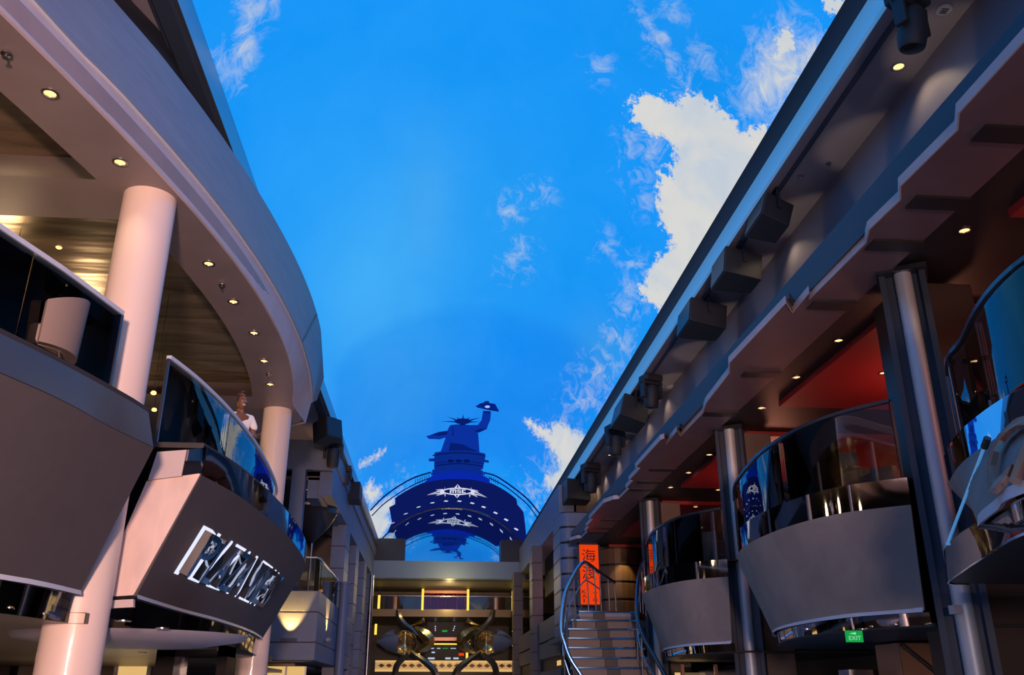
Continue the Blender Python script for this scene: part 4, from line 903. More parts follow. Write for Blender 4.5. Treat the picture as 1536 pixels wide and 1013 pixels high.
# ------------------------------------------------------------------ RIGHT columns and piers
def fin_column(px, py, hh, label, rz=math.radians(-30)):
    p = W(px, py, h=5.5); z1 = 5.5+EZ
    t = thing('fin_column', label, 'column', (p.x, p.y, 0), 'dark framed columns with a pale half-round face'); t['_o'] = (0, 0, 0)
    mk('back_plate', box(-.26, .26, 0, .16, 0, z1), M['trim_navy'], t, bevel=.01)['label'] = 'dark flat plate'
    mk('half_round', move(lathe([(.115, 0), (.115, z1)], 28), (0.01, -.03, 0)), M['column_metal'], t, smooth=True)['label'] = 'pale half-round face'
    for sx in (-1, 1): mk('flange', box(sx*.26-.04, sx*.26+.04, -.09, .18, 0, z1), M['trim_navy'], t)
    mk('collar', box(-.33, .33, -.2, .3, z1-.02, z1+.05), M['rail_dark'], t)
    t.rotation_euler = (0, 0, rz); return p
cps = [fin_column(1352, 412, 5.5, 'tall dark column with pale half-round face, nearest on the right'),
       fin_column(1093, 645, 5.5, 'tall dark column with pale half-round face, second on the right'),
       fin_column(974, 752, 5.5, 'tall dark column with pale half-round face, third on the right, behind the stairs')]
for i, (x0, x1, y0, y1) in enumerate([(6.6, 7.6, 11.0, 12.0), (6.6, 7.5, 18.95, 19.9), (6.6, 7.5, 26.9, 27.8)]):
    t = thing('square_pier', f'dark brown square pier behind the {["nearest","second","third"][i]} right column', 'pier', ((x0+x1)/2, (y0+y1)/2, 0))
    mk('shaft', run(x0, x1, y0, y1, -1.6, 5.5), M['stone_warm'] if i else mat('pier_dark', (.065, .045, .04, 1), .35, noise=.1, nscale=1), t, bevel=.02)
    mk('skirting', box(x0-.02, x1+.02, y0-.02, y1+.02, 0, .15), M['steel'], t)

# ------------------------------------------------------------------ RIGHT balconies
SIDE[0] = -1
def bay(label, railpts, railh, topc, botc, hb, ht, glabel, npan, pm='fabric_grey', mirror='mirror_dark', bandh=.36):
    T = plan(topc, ht, 50); Bq = plan(botc, hb, 50); Mq = [(x, y, z+bandh) for x, y, z in T]
    b = thing('balcony', label, 'balcony', (6, sum(p[1] for p in topc)/len(topc), hb+EZ))
    mk('parapet', loft([Bq, T]), M[pm], b, smooth=True, solid=.03)['label'] = 'grey fabric parapet narrowing downwards'
    mk('mirror_band', loft([[(x+.01, y, z) for x, y, z in T], [(x+.01, y, z) for x, y, z in Mq]]), M[mirror], b, smooth=True)['label'] = 'mirrored band above the parapet'
    mk('deck', loft([[(x+.02, y, z-.02) for x, y, z in Mq], [(max(x, 7.5)+4.5, y, z-.02) for x, y, z in Mq]]), M['black'], b, solid=.03)
    mk('bottom_trim', loft([[(x-.01, y, z+.08) for x, y, z in Bq], [(x-.03, y, z-.02) for x, y, z in Bq]]), M['blue_edge'], b, smooth=True)['label'] = 'blue-lit lower edge'
    mk('lower_band', loft([[(x+.05, y, z-.02) for x, y, z in Bq], [(x+.06, y, z-.17) for x, y, z in Bq]]), M['mirror'], b, smooth=True)
    mk('soffit', loft([[(x+.06, y, z-.17) for x, y, z in Bq], [(12, y, z-.17) for x, y, z in Bq]]), M['dark'], b, solid=.04)
    balustrade(glabel, [(p.x, p.y) for p in spline([(x, y, 0) for x, y in railpts], 37)], ht+bandh, railh, npan, gmat='glass', rail='rail_dark', group='curved right balcony railings')
    return T, Bq
r2 = [(6.05,17.6),(5.62,16.2),(5.36,14.6),(5.27,13.54),(5.36,12.36),(5.62,11.56),(6.05,10.95)]
r2t = [(6.1,17.6),(5.55,16.2),(5.14,14.85),(5.03,13.6),(5.13,12.4),(5.45,11.5),(6.07,10.9)]
r2b = [(6.5,16.9),(5.95,15.9),(5.50,14.5),(5.36,13.1),(5.52,11.8),(6.05,10.95)]
bay('grey curved balcony between the nearest and second right columns', r2, 3.65, r2t, r2b, .95, 2.25, 'curved glass railing between the nearest and second right columns', 3)
sh = lambda P, dy, dx=0: [(x+dx, y+dy) for x, y in P]
bay('grey curved balcony between the second and third right columns', sh(r2, 7.55), 3.65, sh(r2t, 7.6), sh(r2b, 7.6), .95, 2.25, 'curved glass railing between the second and third right columns', 3)
# bay 3 at the right edge, with copper letters
r3 = [(6.25,9.85),(5.95,9.3),(5.80,8.75),(5.50,7.97),(5.31,7.26),(5.27,6.6),(5.4,5.2),(5.8,3.6),(6.3,2.8)]
r3t = [(6.02,9.9),(5.66,9.0),(5.46,8.2),(5.36,7.45),(5.33,6.6),(5.45,5.2),(5.8,3.7),(6.3,2.9)]
h3b = 1.42
r3b = [(W(1424,728,h=2.2).x+.05, 9.7)]+[(W(px, py, h=h3b).x, W(px, py, h=h3b).y) for px, py in ((1470,790),(1500,762),(1536,738))]
r3b = [(r3b[1][0]+.5, r3b[1][1]+.5)]+r3b[1:]+[(r3b[3][0]+.1, 4.6), (r3b[3][0]+.6, 3.2)]
T3, B3 = bay('grey curved balcony with copper letters at the right picture edge', r3, 3.65, r3t, r3b, h3b, 2.3, 'tall curved glass railing at the right picture edge', 4, mirror='mirror', bandh=.34)
cs = thing('wall_sign', 'large copper letters C and H on the balcony at the right picture edge', 'sign', tuple(Vector(B3[8])+Vector((-.1, 0, .3))))
def frame_on(B, T, y):
    for i in range(len(B)-1):
        if (B[i][1]-y)*(B[i+1][1]-y) <= 0: return i
    return 0
SIDE[0] = -1
# letters run towards the camera along the parapet (curve runs far -> near)
fm3 = on_surface(B3, T3, 0, 0)
uu = 1.62
for ch, lw in (('C', .62), ('H', .66)):
    V, F = glyph(ch, 1, .5); V2 = fit(V, lw*.9, .92, 0)
    mk('letter', ([tuple(fm3(uu+x, .02+y, .09+z*.05)) for x, y, z in V2], F), M['copper'], cs)
    uu += lw
# lower mirrored canopy beneath bay 3
lt_ = [(W(px, py, h=1.45).x, W(px, py, h=1.45).y) for px, py in ((1417,828),(1440,802),(1490,775),(1536,757))]; lb_ = [(W(px, py, h=1.1).x, W(px, py, h=1.1).y) for px, py in ((1422,876),(1445,857),(1490,827),(1536,801))]
lt_ = [(lt_[0][0]+.25, lt_[0][1]+.1)]+lt_+[(lt_[3][0]-.1, lt_[3][1]-1.4), (lt_[3][0]+.1, 3.6)]; lb_ = [(lb_[0][0]+.3, lb_[0][1]+.1)]+lb_+[(lb_[3][0]-.1, lb_[3][1]-1.2), (lb_[3][0]+.2, 3.0)]
Tc, Bc = plan(lt_, 1.45, 40), plan(lb_, 1.1, 40)
o = thing('entrance_canopy', 'curved mirror-edged canopy under the copper-lettered balcony', 'canopy', (5.5, 6.5, EZ+1.1))
mk('mirror_edge', loft([Bc, Tc]), M['mirror'], o, smooth=True, solid=.02); mk('underside', loft([[(x+.03, y, z+.03) for x, y, z in Bc], [(9, y, z+.03) for x, y, z in Bc]]), M['black'], o, solid=.03)
mk('top_plate', loft([Tc, [(9, y, z) for x, y, z in Tc]]), M['dark'], o, solid=.03)
for k in range(5): mk('slat', run(5.9, 9, 4.2+k*1.0, 4.26+k*1.0, 1.02, 1.12), M['dark_gloss'], o)
a_, b_ = W(1476, 672, Y=8.0), W(1421, 817, Y=9.0)
o = thing('tie_rod', 'thin blue-glowing tie rod slanting down to the canopy at the right', 'rod', b_); mk('rod', cyl(b_, a_, .015, 10), M['trim_blue_glow'], o, smooth=True)  # rod's blue shine is emission in its material
mk('fork', cyl(a_, a_+(a_-b_).normalized()*.12, .035, 8), M['rail_dark'], o)
# under-bay interior, right
struct('wall_right_shop', run(9.5, 9.7, 2, 40, -1.6, .8), mat('shop_wall', (.05, .035, .028, 1), .4))
p = W(1282, 955, Y=11.5); o = thing('exit_sign', 'small green exit sign hanging under the middle right balcony', 'sign', p)
mk('sign_face', box(p.x-.11, p.x+.11, p.y, p.y+.03, p.z-.07, p.z+.07), M['green'], o)
V, F = glyph('EXIT', 1, 0); V = fit(V, .16, .05, 0); mk('lettering', ([(p.x-.08+x, p.y-.004, p.z-.045+y) for x, y, z in V], F), M['green_ink'], o)
mk('arrow', ([(p.x-.07, p.y-.004, p.z+.035), (p.x+.02, p.y-.004, p.z+.02), (p.x+.02, p.y-.004, p.z+.05)], [(0, 1, 2)]), M['green_ink'], o)
mk('hanger', cyl((p.x, p.y+.015, p.z+.07), (p.x, p.y+.015, EZ+.76), .008, 6), M['steel'], o)
a_, b_ = W(1347, 962, Y=14.0), W(1400, 955, Y=14.0)
o = thing('kiosk', 'brown gleaming kiosk under the middle right balcony beside the column', 'kiosk', ((a_.x+b_.x)/2, 14.3, 0))
mk('body', box(a_.x, b_.x+.3, 14, 14.8, 0, a_.z-.02), M['copper'], o, bevel=.01); mk('brace', cyl((a_.x+.05, 13.97, a_.z-.05), (b_.x, 13.97, a_.z-.5), .03, 8), M['copper'], o)
a_ = W(1290, 1009, Y=14.5); o = tag(mk('counter', box(a_.x, a_.x+1.6, 14.9, 15.3, 0, a_.z+.05), M['chrome']), 'counter with a pale edge beside the brown kiosk', 'counter')
for i, (px, py) in enumerate([(1210,946),(1293,946),(1343,939)]):
    p = W(px, py, h=.76); downlight(p.x, p.y, .778, f'warm downlight under the middle right balcony, {["left","middle by the green sign","right"][i]}', 'downlights under the middle right balcony', 3, .8)
# junction box on near column
p = W(1433, 915, Y=10.62); tag(mk('cable_box', box(p.x-.05, p.x+.05, 10.55, 10.68, p.z-.05, p.z+.05), M['plaster_pale']), 'little white box fixed on the nearest right column', 'box')
# glass door framed in steel under bay 1
p = W(1030, 1000, Y=23); o = thing('shop_window', 'gold-framed shop window under the second right balcony', 'window', (p.x+.5, 23, 0))
mk('glass_pane', box(p.x-.1, p.x+2.4, 23, 23.03, .1, EZ+.6), M['glass_smoke'], o)
for x in (p.x-.15, p.x+.7, p.x+2.3): mk('mullion', box(x, x+.07, 22.95, 23.08, 0, EZ+.66), M['copper'], o)
mk('back_glow', box(p.x+.1, p.x+.9, 24.5, 24.6, .3, EZ+.5), M['warm_panel'], o)

# lounge furniture on the right balcony
def sofa(x, y, h, label, m='dark'):
    t = thing('tub_sofa', label, 'sofa', (x, y, h+EZ))
    back = [(x+.8*math.cos(PI*.1+PI*1.3*k/20), y+.6*math.sin(PI*.1+PI*1.3*k/20)) for k in range(21)]
    mk('backrest', loft([[(a, b, h+EZ+.15) for a, b in back], [(a, b, h+EZ+.95) for a, b in back]]), M[m], t, smooth=True, solid=.14)
    mk('seat', move(lathe([(.6, .1), (.66, .14), (.66, .4), (.6, .44)], 28), (x, y, h+EZ)), M[m], t, smooth=True)
    mk('base', move(lathe([(.5, 0), (.5, .1)], 28), (x, y, h+EZ)), M['steel'], t)
    return t
sofa(6.9, 13.9, 2.62, 'dark curved lounge sofa behind the middle right glass, beside the column'); sofa(7.0, 15.9, 2.62, 'dark curved lounge sofa behind the middle right glass, farther one')
q = W(1262, 708, Y=13.2); pedestal_table(q.x, 13.2, 2.62, 'blue-lit high round table behind the middle right glass', 'mirror', .42, q.z-2.62-EZ)
sofa(6.9, 21.4, 2.62, 'dark curved lounge sofa behind the second right glass')
q = W(1216, 768, Y=13.0)
tag(mk('menu_card', box(q.x-.1, q.x+.1, 12.98, 13.0, 2.7+EZ-.5, q.z+.18), M['plaster_pale']), 'pale pink menu stand at the foot of the middle right glass', 'menu stand')
q = W(1316, 727, Y=14.5); o = thing('orange_reflection', 'small orange reflection behind the middle right glass, painted as a glowing plate', 'lamp', (q.x, 14.5, q.z-.1)); mk('reflection_plate', box(q.x-.12, q.x+.12, 14.5, 14.56, q.z-.08, q.z+.1), emis('orange_glow', srgb(230, 90, 20), 1), o); mk('stand', cyl((q.x, 14.53, 2.65+EZ), (q.x, 14.53, q.z-.08), .02, 6), M['steel'], o)  # emissive plate stands in for an orange reflection
for i, (y, x) in enumerate(((12.5, 11.2), (20.5, 11.2), (5.5, 11.2))):
    light('gallery_warm', 'POINT', (9, y+2, EZ+4.4), (9, y, 0), 65, (1, .35, .22), .4)
# red wall panels behind the balconies
struct('wall_red_right', join(run(12.2, 12.4, 1.6, 41, 2.6, 5.5)), M['red'])
for i, y in enumerate((14.2, 21.5)):
    tag(mk('red_banquette', run(8.3, 9.2, y-1.6, y+2.2, 2.62, 3.4), M['red'], bevel=.05), f'long red banquette deep behind the {["middle","second"][i]} right balcony', 'bench')

# ------------------------------------------------------------------ staircase (centre right)
def stair():
    t = thing('staircase', 'grey staircase with chrome nosings rising to the red sign', 'staircase', (4.6, 23, 0))
    y0, h0, ri, rn = 25.0, 2.08, .248, .3
    lx = [868,857,852,850,851,854,858,864,872,880]; rx = [955,957,960,963,967,972,978,985,993,1002]
    for k in range(15):
        y = y0-rn*k; h = h0-ri*k
        kk = min(k, 8); py = 918+13.2*k
        xa = W(lx[min(k, 9)], py, Y=y).x if k < 8 else W(lx[8], 1013, Y=y0-rn*7).x-.0; xb = W(rx[min(k, 9)], py, Y=y).x if k < 8 else W(rx[8], 1013, Y=y0-rn*7).x
        if k == 0:
            mk('landing', run(xa, 5.6, y, y+3.2, h-.14, h), M['stone'], t); 
        tr_ = mk('tread', run(xa, xb, y-.02, y+rn+.02, h-.05, h), M['stone'], t); mk('nosing', tube([(xa, y-.03, h-.02+EZ), (xb, y-.03, h-.02+EZ)], .028, 8), M['chrome'], tr_)
        if k < 14: mk('carpet', run(W(905, 940, Y=24.4).x-.16, W(905, 940, Y=24.4).x+.16, y-.06, y-.0, h-ri+.01, h-.05), M['black'], tr_)
        mk('riser', run(xa+.03, xb-.03, y+.02, y+.05, h-ri, h-.05), M['stone_warm'], t)
    return t
stair()
def fromplane(px, py, up=1.05):
    # handrail height plane above the flight: z = 2.08+up-(25-Y)*.827
    d = (px-CX)/FPX*RT - (py-CY)/FPX*UP + FW
    k = (2.08+up-25*.827)/(d.z-.827*d.y); return EYE+d*k
o = thing('stair_railing', 'curving chrome handrail on the left of the staircase', 'railing', (3.7, 23, 0), 'staircase handrails')
top = [W(921, 874, Y=28.2), W(900, 860, Y=26.5), W(880, 845, Y=25.2), W(872, 846, Y=24.9)]
lft = top+[fromplane(px, py, 1.25) for px, py in ((858,868),(847,895),(842,943),(848,968),(856,990),(872,1015),(888,1040))]
lp = spline(lft, 60)
mk('handrail', tube(lp, .055, 12), M['steel'], o, smooth=True)
for i in (0, 6, 13, 17, 22, 28, 34, 40, 46, 52):
    q = lp[i]; zb_ = 2.08+EZ if q.y > 25 else max(0, 2.08+EZ-(25-q.y)*.827-.05)
    mk('baluster', cyl((q.x+.04, q.y, zb_), (q.x+.02, q.y, q.z), .022, 8), M['steel'], o, smooth=True)
mk('lower_rail', tube([(q.x+.03, q.y, q.z-.5*(1 if q.y > 25 else 1)) for q in lp[14:]], .018, 8), M['steel'], o, smooth=True)
o = thing('stair_railing', 'curving chrome handrail on the right of the staircase', 'railing', (5.2, 23, 0), 'staircase handrails')
rp = spline([W(968, 838, Y=27), W(962, 850, Y=25.6)]+[fromplane(px, py, 1.25) for px, py in ((957,874),(955,905),(957,930),(966,958),(982,986),(997,1013),(1010,1036))], 50)
mk('handrail', tube(rp, .05, 12), M['rail_dark'], o, smooth=True)
for i in (3, 9, 15, 21, 28, 35, 42):
    q = rp[i]; zb_ = 2.08+EZ if q.y > 25 else max(0, 2.08+EZ-(25-q.y)*.827)
    mk('baluster', cyl((q.x-.03, q.y, zb_), (q.x-.01, q.y, q.z), .02, 8), M['steel'], o, smooth=True)
mk('lower_rail', tube([(q.x, q.y, q.z-.5) for q in rp], .018, 8), M['steel'], o, smooth=True)

# ------------------------------------------------------------------ RIGHT far facade: grooved stone, sign, wood curve
def grooved(poly, h0, h1, n, label, m, name='grooved_wall'):
    t = thing(name, label, 'wall block', (poly[0][0], poly[0][1], h0+EZ)); hh = (h1-h0)/n
    cx_ = sum(p[0] for p in poly)/len(poly); cy_ = sum(p[1] for p in poly)/len(poly)
    for k in range(n): mk('stone_course', prism(poly, h0+hh*k+.04+EZ, h0+hh*(k+1)-.04+EZ), M[m], t, bevel=.02)
    mk('joint', prism([(cx_+(x-cx_)*.96, cy_+(y-cy_)*.96) for x, y in poly], h0+EZ, h1+EZ), M['black'], t)
    return t
a_ = W(842, 850, Y=37); b_ = W(872, 850, Y=37)
cr = [(a_.x+.35-.35*math.cos(t*PI/12), 37+.35-.35*math.sin(t*PI/12)) for t in range(7)]
grooved(cr+[(b_.x+1.2, 37), (b_.x+1.2, 39.5), (a_.x, 39.5)], 2.0, 7.1, 8, 'blue-grey grooved stone block with rounded corner left of the red sign', 'stone')
q = W(927, 850, Y=36.5); rr = .95
grooved([(q.x+rr*math.cos(t*PI/12), 36.8+rr*math.sin(t*PI/12)) for t in range(24)], 2.08, 5.48, 5, 'curved wood-toned drum with dark grooves right of the red sign', 'wood', 'grooved_drum')
light('drum_spot', 'SPOT', (q.x+.1, 35.2, EZ+5.35), (q.x+.1, 36.0, EZ+3.6), 90, (1, .62, .2), .05, 60, .5)
struct('wall_right_end', run(6.2, 12.4, 40, 40.3, -1.6, 9), M['stone_warm'])
S0, S1, S2, S3 = W(866, 815, Y=33), W(899, 815, Y=33), W(899, 909, Y=33), W(866, 909, Y=33)
o = thing('hanging_sign', 'tall orange-red lit sign with dark brush characters above the stairs', 'sign', ((S0.x+S1.x)/2, 33, S3.z))
sx0, sx1, sz0, sz1 = S0.x, S1.x, S3.z, S0.z
mk('sign_face', box(sx0+.05, sx1-.05, 32.98, 33.04, sz0+.05, sz1-.05), M['sign_red'], o); mk('frame', join(box(sx0, sx0+.06, 32.95, 33.1, sz0, sz1), box(sx1-.06, sx1, 32.95, 33.1, sz0, sz1), box(sx0, sx1, 32.95, 33.1, sz1-.06, sz1), box(sx0, sx1, 33.04, 33.12, sz0, sz1)), M['black'], o)
w_ = sx1-sx0; hgt = sz1-sz0
for ch, cw, chh, vx, vz in (('海', .62, .20, .18, .70), ('渡', .62, .21, .18, .42), ('K', .2, .06, .14, .19), ('A', .2, .06, .14, .12), ('I', .05, .06, .2, .05), ('T', .2, .05, .62, .16), ('O', .2, .06, .62, .06)):
    V, F = glyph(ch, 1, 0)
    if not V: continue
    V = fit(V, cw*w_, chh*hgt, 0); mk('character', ([(sx0+vx*w_+x, 32.97, sz0+vz*hgt+y) for x, y, z in V], F), M['sign_ink'], o)
for x in (sx0+.1, sx1-.1): mk('foot', box(x-.03, x+.03, 32.98, 33.1, 2.08+EZ, sz0+.02), M['black'], o)
struct('floor_landing', run(4.9, 12.4, 28.3, 40, 1.9, 2.08), M['stone_warm'])
# stone parapets and piers lower down, between the stairs and the end
for i, (y0, y1) in enumerate(((38.5, 47), (48.5, 58))):
    t = thing('stone_parapet', f'stepped dark stone parapet wall, {["nearer","farther"][i]} one left of the staircase', 'wall block', (5.6, (y0+y1)/2, 0))
    for a, b in ((-1.6, -.2), (-.12, .95), (1.5, 2.2), (2.28, 3.2)): mk('stone_course', run(5.25, 5.7, y0, y1, a, b), M['stone_warm'], t)
    mk('slit_back', run(5.4, 5.7, y0, y1, .9, 1.5), M['black'], t)
    mk('lit_slit', run(5.38, 5.4, y0+1, y0+2.2, 1.1, 1.3), M['warm_panel'], t)
pier(5.0, 5.55, 47, 48.4, -1.6, 7.2, 'dark stone pier far right, left of the staircase', 10, 'stone_warm')
pier(5.0, 5.55, 58, 59.5, -1.6, 7.2, 'dark stone pier at the far right end beside the beam', 10, 'stone_warm')
struct('trim_10', run(5.5, 6.3, 40, 60, 7.2, 8.9), M['stone'])
struct('wall_right_far', run(7.9, 8.1, 40, YE, -1.6, 8.9), M['red'])
light('far_right_warm', 'POINT', (6.9, 46, EZ+5), (6, 46, 0), 40, (1, .4, .3), .4)

# ------------------------------------------------------------------ far end hall behind the beam
Y2 = 66
def FX(px, Y=YE): return W(px, 900, Y=Y).x
def FZ(py, Y=YE): return W(680, py, Y=Y).z
struct('ceiling_end', box(XL-2, XR+3, YE, 76, 6.95+EZ, 7.07+EZ), mat('end_ceiling', (.16, .145, .13, 1), .5, metal=.0))
xa, xb = W(565, 900, Y=Y2).x-1, W(790, 900, Y=Y2).x+1
m_ = thing('mezzanine', 'glossy bronze mezzanine slab at the far end behind the sculptures', 'mezzanine', ((xa+xb)/2, Y2, FZ(925, Y2)))
mk('slab', box(xa, xb, Y2-.2, 76, FZ(926, Y2), FZ(915, Y2)), mat('slab_bronze', (.16, .13, .08, 1), .3, metal=.6), m_)
mk('glass_guard', box(xa, xb, Y2-.15, Y2-.13, FZ(915, Y2), FZ(896, Y2)), M['glass'], m_); mk('handrail', box(xa, xb, Y2-.2, Y2-.1, FZ(896, Y2), FZ(894.5, Y2)), M['chrome'], m_)
YB = 67.2
struct('wall_end_upper', box(XL-3, XR+4, 67.6, 67.8, FZ(916, Y2), 8.5), mat('end_wall', (.10, .075, .04, 1), .35))
o = thing('stage_curtain', 'crimson curtain glimpsed above the mezzanine at the far end', 'curtain', (W(668, 900, Y=YB).x, YB, FZ(915, YB)))
x0, x1 = W(634, 900, Y=YB).x, W(701, 900, Y=YB).x; n = 80
wav = lambda z: [(x0+(x1-x0)*k/n, YB+.12*math.sin(k*1.2), z) for k in range(n+1)]
mk('cloth', loft([wav(FZ(915, Y2)), wav(6.94+EZ)]), mat('curtain_red', (.42, .015, .05, 1), .5), o, smooth=True, solid=.03)
mk('pelmet', box(x0, x1, YB-.25, YB-.15, 6.75+EZ, 6.94+EZ), M['copper'], o)
strips = [(634,884,916,'left edge of the crimson curtain'),(702,884,916,'right edge of the crimson curtain'),(769.5,886,916,'upper right, beside the end pier'),(568.5,894,914,'far upper left'),(780,896,914,'extreme right above the mezzanine'),
          (780,928,976,'extreme right, the longest bright bar'),(631,978,990,'lower left of the bar shelves'),(702,945,990,'lower right of the bar shelves'),(770,940,990,'thin lower right bar'),(566,937,953,'far lower left')]
for px, ya, yb, lb in strips:
    wd = .16 if '780' not in str(px) else .32
    x = W(px, 900, Y=Y2-.5).x
    o = thing('light_strip', 'vertical yellow light strip at the hall end, '+lb, 'light strip', (x, Y2-.4, FZ(yb, Y2-.5)), 'yellow light strips at the hall end')
    mk('tube', box(x-wd/2, x+wd/2, Y2-.5, Y2-.4, FZ(yb, Y2-.5), min(FZ(ya, Y2-.5), 6.9+EZ)), M['yellow_strip'], o)
    mk('mount', box(x-.04, x+.04, Y2-.4, Y2-.34, 0 if ya > 920 else FZ(yb, Y2-.5), 6.95+EZ if ya < 920 else FZ(ya, Y2-.5)), M['black'], o)
# upper lounge shapes
for i, (px, w2) in enumerate(((592, 30), (745, 30))):
    x = W(px, 900, Y=66.6).x; tag(mk('drum_screen', move(lathe([(.6, 0), (.6, .95)], 24), (x, 66.6, FZ(914.6, Y2))), M['copper'], smooth=True), f'copper drum {["left","right"][i]} of the curtain on the mezzanine', 'screen')
# bar
struct('wall_end_bar', box(xa, xb, 75, 75.2, 0, FZ(918, 75)), mat('bar_wall', (.06, .045, .02, 1), .4))
o = thing('bar_back', 'dark bar with red and white shelves between the two sculptures', 'bar', (W(668, 900, Y=70).x, 70, 0))
X0, X1 = W(640, 900, Y=70).x, W(706, 900, Y=70).x
mk('cabinet', box(X0, X1, 70, 70.5, 0, FZ(966, 70)), M['black'], o)
mk('canopy_board', box(X0, X1, 69.6, 70.4, FZ(962, 70), FZ(957, 70)), M['copper'], o); mk('lit_ledge', box(X0, X1, 69.55, 69.6, FZ(968, 70), FZ(966, 70)), M['yellow_strip'], o)
for k, (px, py, w2, h2, mm) in enumerate(((648,973,6,1.2,'screen_off'),(658,973,5,1.2,'screen_off'),(668,973,8,1,'green'),(680,973,8,1,'screen_off'),(636+11,988,10,2.5,'screen_off'),(672,988,8,2.5,'screen_off'),(684,988,8,2.5,'screen_off'),(692,982,8,4,'sign_red'),(650,979,5,2,'screen_off'))):
    a_ = W(px-w2/2, py+h2/2, Y=69.9); b_ = W(px+w2/2, py-h2/2, Y=69.9); mk('display', box(a_.x, b_.x, 69.9, 69.98, a_.z, b_.z), M[mm], o)
o = thing('stage_box', 'dark recessed upper bar niche with tiny lamps and a green sign', 'niche', (W(668, 900, Y=71).x, 71, FZ(957, 71)))
mk('recess', box(X0+.1, X1-.1, 71, 71.3, FZ(956, 71), FZ(928, 71)), M['navy_black'], o)
for px, py in ((653,940),(653,943),(653,946),(682,940),(681,943),(680,946)): q = W(px, py, Y=70.95); mk('lamp_dot', box(q.x-.04, q.x+.04, 70.93, 70.98, q.z-.04, q.z+.04), M['screen_off'], o)
q = W(667, 947, Y=70.95); mk('exit_panel', box(q.x-.2, q.x+.2, 70.92, 70.98, q.z-.06, q.z+.06), M['green'], o)
# bright patterned balustrade in front
o = thing('patterned_frieze', 'bright cream patterned frieze low across the hall end', 'frieze', ((xa+xb)/2, 63, FZ(1008, 63)))
xa, xb = W(568, 900, Y=63).x, W(779, 900, Y=63).x
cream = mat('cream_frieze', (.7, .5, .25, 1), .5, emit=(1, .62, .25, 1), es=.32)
mk('panel', box(xa, xb, 63, 63.1, FZ(1006, 63), FZ(992, 63)), cream, o); mk('base', box(xa, xb, 63.0, 63.2, 0, FZ(1008, 63)), M['dark'], o)
mk('upper_rail', box(xa, xb, 62.9, 63.1, FZ(993.5, 63), FZ(991.5, 63)), M['warm_panel'], o); mk('lower_rail', box(xa, xb, 62.9, 63.1, FZ(1008, 63), FZ(1005, 63)), M['warm_panel'], o)
orn = []
k = 0; x = xa+.2
while x < xb-.3:
    zc_ = (FZ(1006, 63)+FZ(992, 63))/2; orn.append(([(x, 62.97, zc_), (x+.22, 62.97, zc_+.13), (x+.44, 62.97, zc_), (x+.22, 62.97, zc_-.13)], [(0, 1, 2, 3)])); x += .5
mk('lozenge_pattern', join(*orn), mat('lozenge', (.20, .10, .04, 1), .5), o, solid=.02)['kind'] = 'stuff'
light('hall_end_light', 'POINT', (XC, 63.0, EZ+6.0), (XC, 66, 0), 110, (1, .72, .28), 0)
light('hall_end_light', 'SPOT', (XC, 61.8, .3), (XC, 66, 6), 500, (1, .68, .25), 0, 120)
light('hall_end_light', 'POINT', (XC, 57.5, EZ+6.7), (0, 0, 0), 190, (1, .72, .3), 0)  # unseen point added to brighten the sculptures from the front
light('hall_end_light', 'POINT', (XC-.2, 71, FZ(890)), (0, 0, 0), 15, (1, .5, .4), .3)

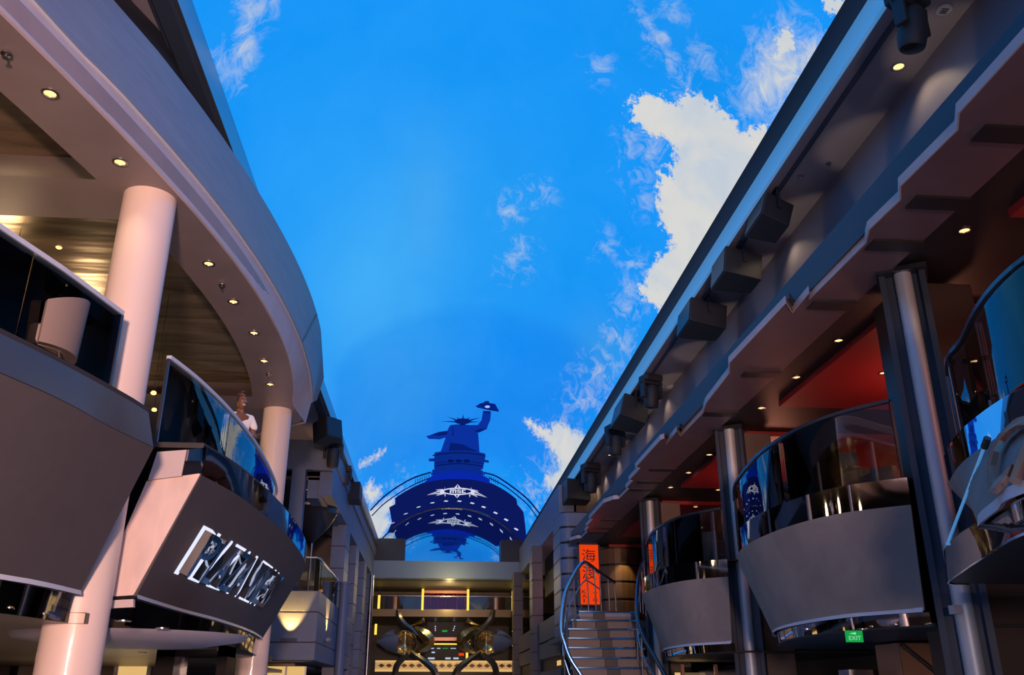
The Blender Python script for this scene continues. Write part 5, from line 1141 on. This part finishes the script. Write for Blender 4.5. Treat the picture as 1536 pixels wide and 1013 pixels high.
# sculptures: mirrored X figures with a ring and a cone
YS = 59.6
def sculpture(sg_, label):
    cxp = 682; t0 = W(cxp, 960, Y=YS)
    def Z(x, y, d=0):  # detail coordinates from a close view of the hall end, mirrored for the twin
        px = 540+x*.1905; py = 820+y*.1905
        if sg_ > 0: px = 2*668.5-px
        return Vector(W(px, py, Y=YS+d))
    c0 = Z(355, 760); t = thing('sculpture', label, 'sculpture', (c0.x, YS, 0), 'twisted metal sculptures')
    def blade(pts, wds, m, nm='arm', dep=.25):
        P = spline(pts, 16); V, F = [], []
        for i, p in enumerate(P):
            u_ = i/15*(len(wds)-1); a = int(min(u_, len(wds)-1.001)); w3 = wds[a]+(wds[min(a+1, len(wds)-1)]-wds[a])*(u_-a)
            tn = (P[min(i+1, 15)]-P[max(i-1, 0)]).normalized(); nn = Vector((tn.z, 0, -tn.x)).normalized()
            tw = .9*i/15
            side = (nn*math.cos(tw)+Vector((0, 1, 0))*math.sin(tw)*.8)
            dp = Vector((0, 1, 0))*dep*.5
            for q in (p-side*w3, p-dp, p+side*w3, p+dp): V.append(tuple(q))
        for i in range(15): F += [(i*4+k, i*4+(k+1) % 4, (i+1)*4+(k+1) % 4, (i+1)*4+k) for k in range(4)]
        F += [(0, 1, 2, 3), (60, 61, 62, 63)]
        mk(nm, (V, F), M[m], t, smooth=True)
    blade([Z(300, 500), Z(310, 560), Z(350, 615), Z(400, 650), Z(450, 700)], (.14, .2, .2, .16), 'steelgold')
    blade([Z(510, 580, .2), Z(450, 605, .2), Z(400, 625, .2)], (.16, .10, .03), 'gold')
    blade([Z(430, 640), Z(500, 690), Z(545, 740), Z(520, 790), Z(430, 840)], (.14, .34, .42, .34, .12), 'gold', 'bowl', .5)
    blade([Z(380, 850), Z(330, 890), Z(290, 940), Z(275, 1020), Z(285, 1100), Z(300, 1200)], (.16, .2, .22, .22, .2), 'steelgold', 'leg')
    blade([Z(400, 830, -.2), Z(470, 880, -.2), Z(560, 950, -.2), Z(600, 1020, -.2), Z(610, 1200, -.2)], (.12, .18, .24, .26, .2), 'steelgold', 'leg')
    blade([Z(270, 690, .4), Z(200, 700, .4), Z(130, 745, .4)], (.3, .12, .02), 'stone', 'fin')
    # cone and ring
    c = Z(355, 760); r_ = abs(Z(445, 760).x-c.x); tip = Z(125, 752); basep = Z(300, 762)
    ring = [(c+Vector((r_*math.cos(a*PI/16), 0, r_*math.sin(a*PI/16)))) for a in range(33)]
    mk('ring', tube(ring, .05, 8), M['gold'], t, smooth=True)
    mk('dish', move(lathe([(r_, 0), (r_*.9, .25), (r_*.6, .42), (.02, .5)], 28, False), M=Matrix.Translation(c) @ Matrix.Rotation(-PI/2, 4, 'X')), M['gold'], t, smooth=True)
    mk('cross_wire', join(cyl(c-Vector((r_, 0, 0)), c+Vector((r_, 0, 0)), .015, 6), cyl(c-Vector((0, 0, r_)), c+Vector((0, 0, r_)), .015, 6)), M['gold'], t)
    mk('cone', tube([basep+Vector((0, .3, 0)), (basep+tip)/2+Vector((0, .3, 0)), tip+Vector((0, .3, 0))], [r_*.85, r_*.62, .02], 20), M['stone'], t, smooth=True)
    mk('plinth', move(lathe([(1.1, 0), (1.1, .15), (.9, .25)], 24), (c.x, YS, 0)), M['dark_gloss'], t)
    return t
M['gold'] = mat('gold', (.62, .48, .20, 1), .22, metal=1, noise=.3, nscale=3, bump=.4, bscale=3)
M['steelgold'] = mat('steelgold', (.20, .18, .14, 1), .3, metal=.9, bump=.2, bscale=3)
sculpture(-1, 'twisted gold and steel sculpture with a ring, left of the pair at the hall end')
sculpture(1, 'twisted gold and steel sculpture with a ring, right of the pair at the hall end')

# ------------------------------------------------------------------ clean-up of helper data
for o in list(bpy.data.objects):
    if '_o' in o: del o['_o']
for o in bpy.data.objects:
    if o.type == 'LIGHT': pass
